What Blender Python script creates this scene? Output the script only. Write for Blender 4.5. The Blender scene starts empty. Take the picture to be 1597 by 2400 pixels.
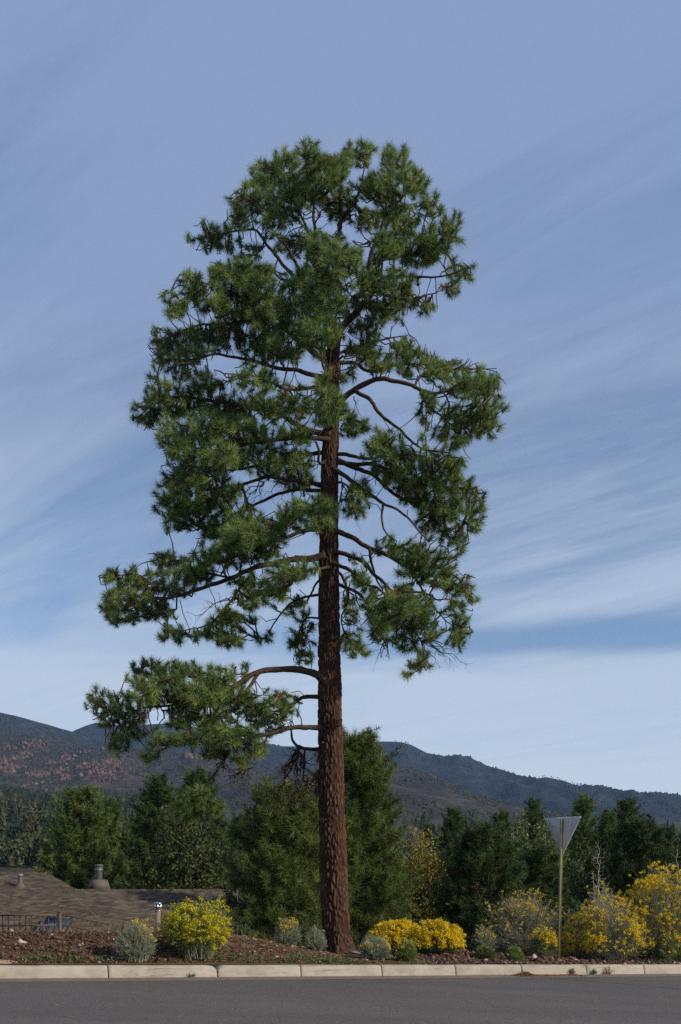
import bpy, math, random, heapq
import numpy as np
from mathutils import kdtree, Vector

# ------------------------------------------------------------------ camera, sky, sun
sc = bpy.context.scene
F, CX, HY, CZ = 2400.0, 798.5, 2090.0, 1.5      # focal length in photo pixels, principal column, horizon row, eye height
cam = bpy.data.cameras.new('camera')
cam.sensor_fit = 'VERTICAL'; cam.sensor_height = 36.0; cam.sensor_width = 24.0
cam.lens = 36.0
cam.shift_y = (HY - 1200.0) / 2400.0
cam.clip_start = 0.1; cam.clip_end = 20000
cam_o = bpy.data.objects.new('camera', cam)
sc.collection.objects.link(cam_o)
cam_o.location = (0, 0, CZ); cam_o.rotation_euler = (math.radians(90), 0, 0)
sc.camera = cam_o

SUN_AZ, SUN_EL = 116.0, 27.0      # clockwise from +Y, degrees
SUN_STRENGTH, SKY_STRENGTH, EXPOSURE = 5.0, 0.135, -0.06
sx = math.sin(math.radians(SUN_AZ)) * math.cos(math.radians(SUN_EL))
sy = math.cos(math.radians(SUN_AZ)) * math.cos(math.radians(SUN_EL))
sz = math.sin(math.radians(SUN_EL))
sun = bpy.data.lights.new('sun', 'SUN')
sun.energy = SUN_STRENGTH; sun.angle = math.radians(0.6); sun.color = (1.0, 0.86, 0.68)
sun_o = bpy.data.objects.new('sun', sun)
sc.collection.objects.link(sun_o)
sun_o.rotation_euler = Vector((sx, sy, sz)).to_track_quat('Z', 'Y').to_euler()
sun_o.location = (30, -20, 40)

world = bpy.data.worlds.new('World'); sc.world = world
world.use_nodes = True
nt = world.node_tree; N = nt.nodes; L = nt.links
for n in list(N): N.remove(n)
def nd(t, **kw):
    n = N.new(t)
    for k, v in kw.items(): setattr(n, k, v)
    return n
def mth(op, a, b=None, clamp=False):
    n = N.new('ShaderNodeMath'); n.operation = op; n.use_clamp = clamp
    for i, v in enumerate((a, b)):
        if v is None: continue
        if isinstance(v, (int, float)): n.inputs[i].default_value = v
        else: L.new(v, n.inputs[i])
    return n.outputs[0]
out = nd('ShaderNodeOutputWorld'); bg = nd('ShaderNodeBackground')
sky = nd('ShaderNodeTexSky', sky_type='NISHITA', sun_disc=False)
sky.sun_elevation = math.radians(SUN_EL); sky.sun_rotation = math.radians(SUN_AZ)
sky.altitude = 1500; sky.air_density = 1.0; sky.dust_density = 0.3; sky.ozone_density = 1.5
tc = nd('ShaderNodeTexCoord'); sep = nd('ShaderNodeSeparateXYZ')
L.new(tc.outputs['Generated'], sep.inputs[0])
zz = mth('ADD', mth('MAXIMUM', sep.outputs[2], 0.0), 0.10)
comb = nd('ShaderNodeCombineXYZ')
L.new(mth('DIVIDE', sep.outputs[0], zz), comb.inputs[0]); L.new(mth('DIVIDE', sep.outputs[1], zz), comb.inputs[1])
def streak(rot, scale, loc, nscale, detail, rough, dist):
    # turn the cloud layer so that the streaks run along the first axis, then stretch along it
    mp0 = nd('ShaderNodeMapping'); mp0.inputs['Rotation'].default_value = (0, 0, math.radians(rot))
    mp = nd('ShaderNodeMapping')
    mp.inputs['Scale'].default_value = (scale[0], scale[1], 1); mp.inputs['Location'].default_value = (loc[0], loc[1], loc[2])
    nz = nd('ShaderNodeTexNoise'); nz.inputs['Scale'].default_value = nscale; nz.inputs['Detail'].default_value = detail
    nz.inputs['Roughness'].default_value = rough; nz.inputs['Distortion'].default_value = dist
    L.new(comb.outputs[0], mp0.inputs['Vector']); L.new(mp0.outputs[0], mp.inputs['Vector'])
    L.new(mp.outputs[0], nz.inputs['Vector'])
    return nz.outputs['Fac']
s1 = streak(33, (0.20, 0.85), (3.1, 5.2, 0), 1.0, 8, 0.56, 0.6)
s2 = streak(26, (0.25, 0.5), (7.7, 1.3, 2.0), 0.9, 3, 0.5, 0.3)
s3 = streak(40, (0.45, 2.2), (1.0, 9.0, 4.0), 1.7, 8, 0.62, 1.0)
cl = mth('ADD', mth('ADD', mth('MULTIPLY', s1, 0.52), mth('MULTIPLY', s2, 0.32)), mth('MULTIPLY', s3, 0.16))
mr = nd('ShaderNodeMapRange'); mr.interpolation_type = 'SMOOTHSTEP'
mr.inputs['From Min'].default_value = 0.435; mr.inputs['From Max'].default_value = 0.56
mr.inputs['To Min'].default_value = 0.05; mr.inputs['To Max'].default_value = 0.92
L.new(cl, mr.inputs['Value'])
def mrange(v, a, b, c, d):
    n = nd('ShaderNodeMapRange'); n.interpolation_type = 'SMOOTHSTEP'
    for k_, x in zip(('From Min', 'From Max', 'To Min', 'To Max'), (a, b, c, d)): n.inputs[k_].default_value = x
    L.new(v, n.inputs['Value']); return n.outputs[0]
wav = mth('ADD', sep.outputs[2], mth('MULTIPLY', mth('SUBTRACT', s1, 0.5), 0.10))
bank = mth('MULTIPLY', mrange(wav, 0.235, 0.205, 0.0, 1.0), mrange(s3, 0.30, 0.60, 0.80, 1.0))
gap = mth('MULTIPLY', mth('MULTIPLY', mrange(wav, 0.222, 0.234, 0.0, 1.0), mrange(wav, 0.272, 0.245, 0.0, 1.0)), mrange(sep.outputs[0], -0.25, 0.15, 0.25, 0.95))
fac = mth('MAXIMUM', mth('MULTIPLY', mr.outputs[0], mth('SUBTRACT', 1.0, gap)), mth('MULTIPLY', bank, 0.97))
mixc = nd('ShaderNodeMix', data_type='RGBA')
L.new(fac, mixc.inputs['Factor']); L.new(sky.outputs[0], mixc.inputs['A'])
# thin high cloud, sunlit, a little brighter low down where more of it is seen edge on
hz = nd('ShaderNodeMapRange'); hz.inputs['From Min'].default_value = 0.0; hz.inputs['From Max'].default_value = 0.5
hz.inputs['To Min'].default_value = 1.0; hz.inputs['To Max'].default_value = 0.0
L.new(sep.outputs[2], hz.inputs['Value'])
cc = nd('ShaderNodeMix', data_type='RGBA')
cc.inputs['A'].default_value = (2.1, 2.83, 4.4, 1); cc.inputs['B'].default_value = (5.8, 6.6, 7.2, 1)
L.new(hz.outputs[0], cc.inputs['Factor'])
L.new(cc.outputs['Result'], mixc.inputs['B'])
L.new(mixc.outputs['Result'], bg.inputs['Color'])
bg.inputs['Strength'].default_value = SKY_STRENGTH
L.new(bg.outputs[0], out.inputs['Surface'])

vs = sc.view_settings
vs.view_transform = 'Standard'; vs.look = 'None'; vs.exposure = EXPOSURE; vs.gamma = 1.0; vs.use_curve_mapping = False
sc.cycles.use_denoising = False
sc.cycles.max_bounces = 6; sc.cycles.diffuse_bounces = 3; sc.cycles.glossy_bounces = 2
sc.cycles.transmission_bounces = 3; sc.cycles.volume_bounces = 0; sc.cycles.transparent_max_bounces = 6

# ------------------------------------------------------------------ helpers
random.seed(7)
RNG = np.random.default_rng(11)
COL = sc.collection
def P(px, py, Y):
    return np.array([(px - CX) * Y / F, Y, CZ + (HY - py) * Y / F])

def npmesh(name, V, T, smooth=False, attrs=None):
    """mesh from vertex array (n,3) and face array (m,3) or (m,4)"""
    V = np.ascontiguousarray(V, dtype=np.float32); T = np.ascontiguousarray(T, dtype=np.int32)
    k = T.shape[1]
    me = bpy.data.meshes.new(name)
    me.vertices.add(len(V)); me.vertices.foreach_set('co', V.ravel())
    me.loops.add(T.size); me.loops.foreach_set('vertex_index', T.ravel())
    me.polygons.add(len(T))
    me.polygons.foreach_set('loop_start', np.arange(0, T.size, k, dtype=np.int32))
    me.polygons.foreach_set('loop_total', np.full(len(T), k, dtype=np.int32))
    if smooth: me.polygons.foreach_set('use_smooth', np.ones(len(T), dtype=bool))
    if attrs:
        for an, av in attrs.items():
            a = me.attributes.new(an, 'FLOAT', 'POINT'); a.data.foreach_set('value', np.ascontiguousarray(av, dtype=np.float32))
    me.update(calc_edges=True)
    return me

def put(name, me, mat, parent=None, loc=None, label=None, cat=None, group=None, kind=None):
    o = bpy.data.objects.new(name, me); COL.objects.link(o)
    if me is not None and mat is not None and len(me.materials) == 0: me.materials.append(mat)
    if parent is not None: o.parent = parent
    if loc is not None: o.location = loc
    tag(o, label, cat, group, kind)
    return o
def tag(o, label=None, cat=None, group=None, kind=None):
    if label: o['label'] = label
    if cat: o['category'] = cat
    if group: o['group'] = group
    if kind: o['kind'] = kind
    return o
def empty(name, loc, label, cat, group=None):
    o = bpy.data.objects.new(name, None); COL.objects.link(o); o.location = loc
    o.empty_display_size = 0.2
    return tag(o, label, cat, group)

class Geo:
    """collects triangles in numpy blocks"""
    def __init__(s): s.V = []; s.T = []; s.A = []; s.n = 0
    def add(s, V, T, a=None):
        V = np.asarray(V, float).reshape(-1, 3); T = np.asarray(T, int)
        if T.shape[1] == 4: T = np.concatenate([T[:, [0, 1, 2]], T[:, [0, 2, 3]]])
        s.V.append(V); s.T.append(T + s.n); s.n += len(V)
        s.A.append(np.zeros(len(V)) if a is None else np.broadcast_to(np.asarray(a, float), (len(V),)))
    def box(s, c, d, R=None, a=None):
        c = np.asarray(c, float); d = np.asarray(d, float) / 2
        v = np.array([[x, y, z] for x in (-1, 1) for y in (-1, 1) for z in (-1, 1)], float) * d
        if R is not None: v = v @ np.asarray(R).T
        s.add(v + c, [[0, 1, 3, 2], [4, 6, 7, 5], [0, 4, 5, 1], [2, 3, 7, 6], [0, 2, 6, 4], [1, 5, 7, 3]], a)
    def build(s, name, mat, parent=None, origin=(0, 0, 0), smooth=False, **kw):
        V = np.concatenate(s.V) - np.asarray(origin); T = np.concatenate(s.T); A = np.concatenate(s.A)
        me = npmesh(name, V, T, smooth, {'tint': A})
        return put(name, me, mat, parent, **kw)

def unit(v):
    return v / np.maximum(np.linalg.norm(v, axis=-1, keepdims=True), 1e-9)
def rand_dir(n, rng):
    v = rng.normal(size=(n, 3)); return unit(v)
def perp(d, rng):
    return unit(np.cross(d, rand_dir(len(d), rng)))
def prisms(A, B, ra, rb, n=4):
    """tapered n-sided prisms between point arrays"""
    A = np.asarray(A, float); B = np.asarray(B, float); m = len(A)
    ra = np.broadcast_to(np.asarray(ra, float), (m,)); rb = np.broadcast_to(np.asarray(rb, float), (m,))
    d = unit(B - A); h = np.where(np.abs(d[:, 2:3]) > 0.9, np.array([[1., 0, 0]]), np.array([[0., 0, 1.]]))
    u = unit(np.cross(d, h)); w = np.cross(d, u)
    V = np.zeros((m, 2 * n, 3))
    for k in range(n):
        t = 2 * math.pi * k / n; r = u * math.cos(t) + w * math.sin(t)
        V[:, k] = A + r * ra[:, None]; V[:, n + k] = B + r * rb[:, None]
    f = np.array([[k, (k + 1) % n, n + (k + 1) % n, n + k] for k in range(n)])
    T = (f[None] + (np.arange(m) * 2 * n)[:, None, None]).reshape(-1, 4)
    return V.reshape(-1, 3), T
def tube(pts, rad, n=8, cap=True, wob=0.0, rng=RNG):
    pts = np.asarray(pts, float); m = len(pts); rad = np.broadcast_to(np.asarray(rad, float), (m,))
    d = np.gradient(pts, axis=0); d = unit(d)
    up = np.array([0.13, 0.97, 0.21]); u = unit(np.cross(d, np.broadcast_to(up, d.shape))); w = np.cross(d, u)
    t = np.linspace(0, 2 * math.pi, n, endpoint=False)
    rr = rad[:, None] * (1 + (rng.normal(size=(m, n)) * wob if wob else 0))
    V = pts[:, None] + u[:, None] * (np.cos(t)[None, :, None] * rr[..., None]) + w[:, None] * (np.sin(t)[None, :, None] * rr[..., None])
    i = np.arange(m - 1)[:, None] * n; k = np.arange(n)[None]; k2 = (k + 1) % n
    T = np.stack([i + k, i + k2, i + n + k2, i + n + k], -1).reshape(-1, 4)
    V = V.reshape(-1, 3)
    if cap:
        V = np.concatenate([V, pts[:1], pts[-1:]]); c0, c1 = m * n, m * n + 1
        k = np.arange(n); k2 = (k + 1) % n
        T = np.concatenate([T, np.stack([k2, k, np.full(n, c0), np.full(n, c0)], -1)[:, [0, 1, 2, 2]],
                            np.stack([(m - 1) * n + k, (m - 1) * n + k2, np.full(n, c1), np.full(n, c1)], -1)])
        T3 = np.concatenate([T[:, [0, 1, 2]], T[:, [0, 2, 3]]]); T = T3[(T3[:, 0] != T3[:, 1]) & (T3[:, 1] != T3[:, 2]) & (T3[:, 0] != T3[:, 2])]
    return V, T
def lathe(prof, n=20):
    prof = np.asarray(prof, float); t = np.linspace(0, 2 * math.pi, n, endpoint=False); m = len(prof)
    V = np.stack([prof[:, 0:1] * np.cos(t), prof[:, 0:1] * np.sin(t), np.repeat(prof[:, 1:2], n, 1)], -1).reshape(-1, 3)
    i = np.arange(m - 1)[:, None] * n; k = np.arange(n)[None]; k2 = (k + 1) % n
    return V, np.stack([i + k, i + k2, i + n + k2, i + n + k], -1).reshape(-1, 4)
def resample(pts, step):
    """Catmull-Rom through pts, even steps"""
    p = np.asarray(pts, float)
    if len(p) == 2: p = np.array([p[0], (p[0] + p[1]) / 2, p[1]])
    q = np.concatenate([[2 * p[0] - p[1]], p, [2 * p[-1] - p[-2]]]); o = []
    for i in range(1, len(q) - 2):
        t = np.linspace(0, 1, 12, endpoint=False)[:, None]; a, b, c, d = q[i - 1], q[i], q[i + 1], q[i + 2]
        o.append(0.5 * (2 * b + (c - a) * t + (2 * a - 5 * b + 4 * c - d) * t ** 2 + (3 * b - a - 3 * c + d) * t ** 3))
    o = np.concatenate(o + [p[-1:]]); s = np.concatenate([[0], np.cumsum(np.linalg.norm(np.diff(o, axis=0), axis=1))])
    k = max(3, int(s[-1] / step) + 1); tt = np.linspace(0, s[-1], k)
    return np.stack([np.interp(tt, s, o[:, j]) for j in range(p.shape[1])], -1), tt
_tab = {}
def vnoise(x, y, seed=0):
    if seed not in _tab: _tab[seed] = np.random.default_rng(1000 + seed).random((256, 256))
    t = _tab[seed]; xi = np.floor(x).astype(int); yi = np.floor(y).astype(int); fx = x - xi; fy = y - yi
    fx = fx * fx * (3 - 2 * fx); fy = fy * fy * (3 - 2 * fy)
    g = lambda a, b: t[a & 255, b & 255]
    return (g(xi, yi) * (1 - fx) + g(xi + 1, yi) * fx) * (1 - fy) + (g(xi, yi + 1) * (1 - fx) + g(xi + 1, yi + 1) * fx) * fy
def fbm(x, y, o=4, seed=0, ridged=False):
    r = 0; a = 1.0; tot = 0
    for i in range(o):
        v = vnoise(x * 2 ** i + 17.3 * i, y * 2 ** i - 9.1 * i, seed + i)
        if ridged: v = 1 - np.abs(2 * v - 1)
        r = r + a * v; tot += a; a *= 0.5
    return r / tot
def sstep(a, b, x):
    t = np.clip((x - a) / (b - a), 0, 1); return t * t * (3 - 2 * t)

# ------------------------------------------------------------------ materials
class M:
    """small helper that writes a Principled material with node chains"""
    def __init__(s, name, rough=0.8, spec=0.3, metal=0.0):
        s.m = bpy.data.materials.new(name); s.m.use_nodes = True; s.t = s.m.node_tree
        s.b = s.t.nodes['Principled BSDF']; s.b.inputs['Roughness'].default_value = rough
        s.b.inputs['Specular IOR Level'].default_value = spec; s.b.inputs['Metallic'].default_value = metal
        s.tc = None
    def n(s, t, **kw):
        x = s.t.nodes.new(t)
        for k, v in kw.items():
            if hasattr(x, k) and k not in x.inputs.keys(): setattr(x, k, v)
        return x
    def co(s, which='Object', scale=(1, 1, 1), rot=(0, 0, 0)):
        if s.tc is None: s.tc = s.n('ShaderNodeTexCoord')
        mp = s.n('ShaderNodeMapping'); mp.inputs['Scale'].default_value = scale; mp.inputs['Rotation'].default_value = rot
        s.t.links.new(s.tc.outputs[which], mp.inputs[0]); return mp.outputs[0]
    def noise(s, vec, scale, detail=4, rough=0.55, dist=0.0):
        x = s.n('ShaderNodeTexNoise'); x.inputs['Scale'].default_value = scale; x.inputs['Detail'].default_value = detail
        x.inputs['Roughness'].default_value = rough; x.inputs['Distortion'].default_value = dist
        s.t.links.new(vec, x.inputs['Vector']); return x.outputs['Fac']
    def voro(s, vec, scale, feature='F1'):
        x = s.n('ShaderNodeTexVoronoi'); x.feature = feature; x.inputs['Scale'].default_value = scale
        s.t.links.new(vec, x.inputs['Vector']); return x
    def attr(s, name):
        x = s.n('ShaderNodeAttribute'); x.attribute_name = name; return x.outputs['Fac']
    def rand(s):
        return s.n('ShaderNodeObjectInfo').outputs['Random']
    def ramp(s, fac, stops, interp='LINEAR'):
        x = s.n('ShaderNodeValToRGB'); x.color_ramp.interpolation = interp; e = x.color_ramp.elements
        while len(e) < len(stops): e.new(0.5)
        for el, (p, c) in zip(e, stops): el.position = p; el.color = (*c, 1) if len(c) == 3 else c
        s.t.links.new(fac, x.inputs[0]); return x.outputs[0]
    def mix(s, fac, a, b, mode='MIX'):
        x = s.n('ShaderNodeMix'); x.data_type = 'RGBA'; x.blend_type = mode
        for i, v in (('Factor', fac), ('A', a), ('B', b)):
            if isinstance(v, (int, float)): x.inputs[i].default_value = v
            elif isinstance(v, tuple): x.inputs[i].default_value = (*v, 1)
            else: s.t.links.new(v, x.inputs[i])
        return x.outputs['Result']
    def math(s, op, a, b=0.0, clamp=False):
        x = s.n('ShaderNodeMath'); x.operation = op; x.use_clamp = clamp
        for i, v in enumerate((a, b)):
            if isinstance(v, (int, float)): x.inputs[i].default_value = v
            else: s.t.links.new(v, x.inputs[i])
        return x.outputs[0]
    def col(s, c):
        if isinstance(c, tuple): s.b.inputs['Base Color'].default_value = (*c, 1)
        else: s.t.links.new(c, s.b.inputs['Base Color'])
        return s
    def bump(s, h, dist=0.01, strength=1.0):
        x = s.n('ShaderNodeBump'); x.inputs['Distance'].default_value = dist; x.inputs['Strength'].default_value = strength
        s.t.links.new(h, x.inputs['Height']); s.t.links.new(x.outputs[0], s.b.inputs['Normal']); return s
    def leafy(s, colour, amount=0.3):
        """thin leaves: let some light through"""
        tr = s.n('ShaderNodeBsdfTranslucent'); s.t.links.new(colour, tr.inputs['Color'])
        mx = s.n('ShaderNodeMixShader'); mx.inputs[0].default_value = amount
        o = s.t.nodes['Material Output']
        s.t.links.new(s.b.outputs[0], mx.inputs[1]); s.t.links.new(tr.outputs[0], mx.inputs[2]); s.t.links.new(mx.outputs[0], o.inputs['Surface'])
        return s

def mat_leaf(name, stops, trans=0.25, rough=0.55, spec=0.25):
    m = M(name, rough, spec); c = m.ramp(m.attr('tint'), stops); m.col(c); m.leafy(c, trans); return m.m
def mat_noise(name, c0, c1, scale=4.0, rough=0.85, bump=0.0, which='Object', stretch=(1, 1, 1), spec=0.25, detail=5):
    m = M(name, rough, spec); v = m.co(which, stretch); f = m.noise(v, scale, detail, 0.6)
    m.col(m.ramp(f, [(0.3, c0), (0.7, c1)]))
    if bump: m.bump(f, bump)
    return m.m
def mat_flat(name, c, rough=0.6, metal=0.0, spec=0.4, var=0.12):
    m = M(name, rough, spec, metal); f = m.noise(m.co(), 9.0, 4)
    m.col(m.ramp(f, [(0.3, tuple(x * (1 - var) for x in c)), (0.7, tuple(min(1, x * (1 + var)) for x in c))])); return m.m

NEEDLE = mat_leaf('pine_needles', [(0.0, (0.046, 0.082, 0.026)), (0.55, (0.150, 0.225, 0.060)), (0.93, (0.27, 0.35, 0.10)), (0.95, (0.32, 0.16, 0.05)), (1.0, (0.36, 0.17, 0.05))], 0.22)
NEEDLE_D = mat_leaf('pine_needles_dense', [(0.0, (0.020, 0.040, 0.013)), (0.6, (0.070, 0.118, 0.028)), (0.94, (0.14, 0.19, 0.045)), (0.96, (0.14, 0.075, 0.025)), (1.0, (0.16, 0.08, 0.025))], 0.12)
LEAF_OLIVE = mat_leaf('olive_leaves', [(0.0, (0.035, 0.050, 0.014)), (0.8, (0.070, 0.090, 0.024)), (1.0, (0.17, 0.16, 0.035))], 0.3)
LEAF_YELLOW = mat_leaf('yellowing_leaves', [(0.0, (0.042, 0.060, 0.016)), (0.45, (0.125, 0.125, 0.024)), (1.0, (0.33, 0.26, 0.035))], 0.3)
LEAF_POPLAR = mat_leaf('poplar_leaves', [(0.0, (0.06, 0.09, 0.025)), (0.8, (0.12, 0.16, 0.045)), (1.0, (0.24, 0.25, 0.07))], 0.3)
GREYLEAF = mat_leaf('grey_green_leaves', [(0.0, (0.17, 0.20, 0.135)), (1.0, (0.31, 0.34, 0.235))], 0.2)
GREYSTEM = mat_leaf('silver_stems', [(0.0, (0.13, 0.13, 0.10)), (1.0, (0.30, 0.29, 0.22))], 0.12)
GREENLEAF = mat_leaf('bright_green_leaves', [(0.0, (0.11, 0.16, 0.035)), (1.0, (0.20, 0.26, 0.06))], 0.25)
WEEDLEAF = mat_leaf('weed_leaves', [(0.0, (0.05, 0.085, 0.03)), (1.0, (0.12, 0.17, 0.055))], 0.25)
DRYLEAF = mat_leaf('dry_heads', [(0.0, (0.22, 0.16, 0.06)), (1.0, (0.42, 0.33, 0.16))], 0.2)
FLOWER = mat_leaf('yellow_flowers', [(0.0, (0.50, 0.34, 0.010)), (0.7, (0.74, 0.54, 0.018)), (1.0, (0.80, 0.64, 0.08))], 0.2, 0.7, 0.1)
FLOWER_G = mat_leaf('lemon_flowers', [(0.0, (0.30, 0.30, 0.018)), (0.7, (0.54, 0.48, 0.018)), (1.0, (0.68, 0.48, 0.015))], 0.2, 0.7, 0.1)
FLOWER_P = mat_leaf('fading_flowers', [(0.0, (0.42, 0.30, 0.03)), (0.6, (0.60, 0.44, 0.03)), (1.0, (0.58, 0.50, 0.24))], 0.2, 0.7, 0.1)
TWIG = mat_noise('twig_bark', (0.028, 0.020, 0.017), (0.075, 0.052, 0.040), 14, 0.9)
DEADTWIG = mat_noise('dead_twig', (0.07, 0.055, 0.045), (0.17, 0.13, 0.10), 14, 0.9)
PALESTEM = mat_noise('pale_stem', (0.20, 0.18, 0.16), (0.38, 0.34, 0.29), 9, 0.9)

def mat_bark():
    m = M('pine_bark', 0.9, 0.15); v = m.co('Object', (1, 1, 0.3))
    f = m.noise(v, 30, 6, 0.65); f2 = m.noise(m.co('Object', (1, 1, 0.5)), 5, 3)
    plate = m.ramp(f, [(0.30, (0.026, 0.014, 0.010)), (0.53, (0.085, 0.039, 0.020)), (0.78, (0.235, 0.108, 0.050))])
    plate = m.mix(m.ramp(f2, [(0.35, (0, 0, 0)), (0.7, (1, 1, 1))]), plate, m.mix(0.55, plate, (0.12, 0.085, 0.065)))
    c = m.mix(m.attr('tint'), plate, (0.022, 0.014, 0.011)); m.col(c); m.bump(f, 0.02, 0.9); return m.m
BARK = mat_bark()
def mat_limb():
    m = M('limb_bark', 0.9, 0.15); v = m.co(); f = m.noise(v, 16, 6, 0.65)
    m.col(m.ramp(f, [(0.25, (0.024, 0.017, 0.014)), (0.55, (0.060, 0.040, 0.030)), (0.8, (0.12, 0.080, 0.058))])); m.bump(f, 0.02, 0.8); return m.m
LIMB = mat_limb()

# ------------------------------------------------------------------ lie of the land
C0 = np.array([-4.99, 15.0]); C1 = np.array([6.99, 21.0])
KU = (C1 - C0) / np.linalg.norm(C1 - C0); KN = np.array([-KU[1], KU[0]])
KERB_H = 0.20
def zroad(X, Y): return -0.10 - 0.0382 * X + 0.008 * Y
def sd(X, Y):
    return (X - C0[0]) * KU[0] + (Y - C0[1]) * KU[1], (X - C0[0]) * KN[0] + (Y - C0[1]) * KN[1]
def xy(s, d): return C0[0] + s * KU[0] + d * KN[0], C0[1] + s * KU[1] + d * KN[1]
def s_of_px(px):
    k = (px - CX) / F     # X = k*Y on the kerb line
    return (k * C0[1] - C0[0]) / (KU[0] - k * KU[1])
_cs = [s_of_px(p) for p in (-300, 0, 100, 260, 420, 590, 700, 790, 900, 1040, 1120, 1180, 1260, 1400, 1597, 1900)]
_cr = [0.40, 0.42, 0.43, 0.40, 0.42, 0.47, 0.38, 0.24, 0.11, 0.09, 0.26, 0.22, 0.09, 0.06, 0.05, 0.05]
def ground_z(X, Y):
    X = np.asarray(X, float); Y = np.asarray(Y, float)
    s, d = sd(X, Y)
    xk, yk = xy(np.clip(s, -60, 60), 0 * d)
    zr = zroad(xk, yk)
    crest = np.interp(s, _cs, _cr)
    near = zr + KERB_H - 0.03 + (crest + 0.03) * sstep(-0.3, 2.3, d)
    near = near + 0.09 * (fbm(s * 1.1 + 4, d * 1.1, 4, 3) - 0.5) * sstep(0.15, 0.8, d)
    crestz = zr + KERB_H + crest
    back = np.interp(d, [2.4, 4, 8, 16, 40, 130, 1450, 6000], [0, -0.25, -1.2, -3.0, -4.2, -6.0, 138, 200])
    w = sstep(2.2, 15.0, d)
    backz = np.where(d < 16, (crestz + np.interp(d, [2.2, 4, 8, 16], [0, -0.28, -1.35, -3.4])) * (1 - w) + back * w, back)
    far = (fbm(X / 60, Y / 60, 4, 9) - 0.5) * np.clip((d - 40) / 200, 0, 1) * 9
    z = np.where(d < 2.3, near, np.where(d < 3.0, near * (1 - sstep(2.3, 3.0, d)) + backz * sstep(2.3, 3.0, d), backz)) + far
    return z
gz = lambda x, y: float(ground_z(np.array([x]), np.array([y]))[0])

# ---- road
def mat_asphalt():
    m = M('asphalt', 0.85, 0.35); v = m.co()
    g = m.noise(v, 70, 3, 0.75); g2 = m.voro(v, 70).outputs['Distance']; big = m.noise(v, 0.35, 5, 0.6); mid = m.noise(v, 5, 4, 0.6)
    base = m.ramp(g, [(0.30, (0.022, 0.020, 0.019)), (0.46, (0.072, 0.066, 0.062)), (0.56, (0.108, 0.099, 0.092)), (0.72, (0.27, 0.245, 0.220))])
    c = m.mix(0.5, base, m.ramp(big, [(0.3, (0.40, 0.40, 0.42)), (0.7, (0.60, 0.58, 0.56))]), 'OVERLAY')
    c = m.mix(0.35, c, m.ramp(mid, [(0.3, (0.42, 0.42, 0.43)), (0.7, (0.58, 0.57, 0.56))]), 'OVERLAY')
    ang = math.atan2(6.0, 11.98)
    lane = m.noise(m.co('Object', (0.10, 1.1, 1), (0, 0, -ang)), 1.0, 5, 0.55, 0.3)
    c = m.mix(0.45, c, m.ramp(lane, [(0.32, (0.36, 0.36, 0.37)), (0.68, (0.64, 0.63, 0.62))]), 'OVERLAY')
    spot = m.noise(v, 1.7, 3, 0.5); c = m.mix(m.math('MULTIPLY', m.ramp(spot, [(0.68, (0, 0, 0)), (0.76, (1, 1, 1))]), 0.35), c, (0.045, 0.042, 0.042))
    m.col(c); m.bump(g2, 0.004, 0.7); return m.m
g = Geo()
ss = np.linspace(-45, 50, 60); ds = np.array([-60, -40, -25, -16, -10, -6, -3, -1.5, -0.42, 0.02])
SS, DD = np.meshgrid(ss, ds, indexing='ij'); XX, YY = xy(SS, DD)
V = np.stack([XX, YY, zroad(XX, YY)], -1).reshape(-1, 3)
i = np.arange(59)[:, None] * 10; k = np.arange(9)[None]
g.add(V, np.stack([i + k, i + 10 + k, i + 11 + k, i + 1 + k], -1).reshape(-1, 4)[:, ::-1])
g.build('road', mat_asphalt(), kind='structure', label='grey asphalt road running across the foreground')
# dusty concrete gutter strip
g = Geo(); ss = np.linspace(-45, 50, 400)
edge = -0.30 - 0.10 * fbm(ss * 0.8, ss * 0 + 3.3, 4, 21) - 0.08 * vnoise(ss * 4, ss * 0, 22)
pts = []
for dd, h in ((edge, 0.004), (edge * 0.5, 0.010), (edge * 0, 0.018)):
    X, Y = xy(ss, dd); pts.append(np.stack([X, Y, zroad(X, Y) + h], -1))
V = np.stack(pts, 1).reshape(-1, 3); i = np.arange(399)[:, None] * 3; k = np.arange(2)[None]
g.add(V, np.stack([i + k, i + 3 + k, i + 4 + k, i + 1 + k], -1).reshape(-1, 4))
g.build('gutter', mat_noise('gutter_dust', (0.11, 0.09, 0.077), (0.19, 0.16, 0.135), 12, 0.9, 0.004), kind='structure', label='dusty gutter strip between asphalt and kerb')
# ---- kerb in separate cast lengths
def mat_kerb():
    m = M('kerb_concrete', 0.85, 0.25); v = m.co()
    f = m.noise(v, 3.0, 6, 0.6); fine = m.noise(v, 120, 3, 0.6)
    c = m.ramp(f, [(0.25, (0.25, 0.22, 0.18)), (0.5, (0.33, 0.30, 0.25)), (0.75, (0.40, 0.365, 0.31))])
    st = m.noise(m.co('Object', (0.6, 0.6, 9.0)), 2.6, 5, 0.6, 0.6)
    c = m.mix(m.math('MULTIPLY', m.ramp(st, [(0.56, (0, 0, 0)), (0.70, (1, 1, 1))]), 0.85), c, (0.185, 0.125, 0.080))
    blot = m.noise(m.co('Object', (1, 1, 2)), 7.0, 6, 0.7); c = m.mix(m.math('MULTIPLY', m.ramp(blot, [(0.55, (0, 0, 0)), (0.72, (1, 1, 1))]), 0.6), c, (0.13, 0.115, 0.10))
    c = m.mix(0.25, c, m.ramp(fine, [(0.3, (0.35, 0.35, 0.35)), (0.7, (0.65, 0.65, 0.65))]), 'OVERLAY')
    m.col(c); m.bump(fine, 0.003, 0.5); return m.m
KERB = mat_kerb()
kerb = bpy.data.objects.new('kerb', None); COL.objects.link(kerb); tag(kerb, 'pale concrete kerb cast in lengths along the road edge', None, None, 'structure')
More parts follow.
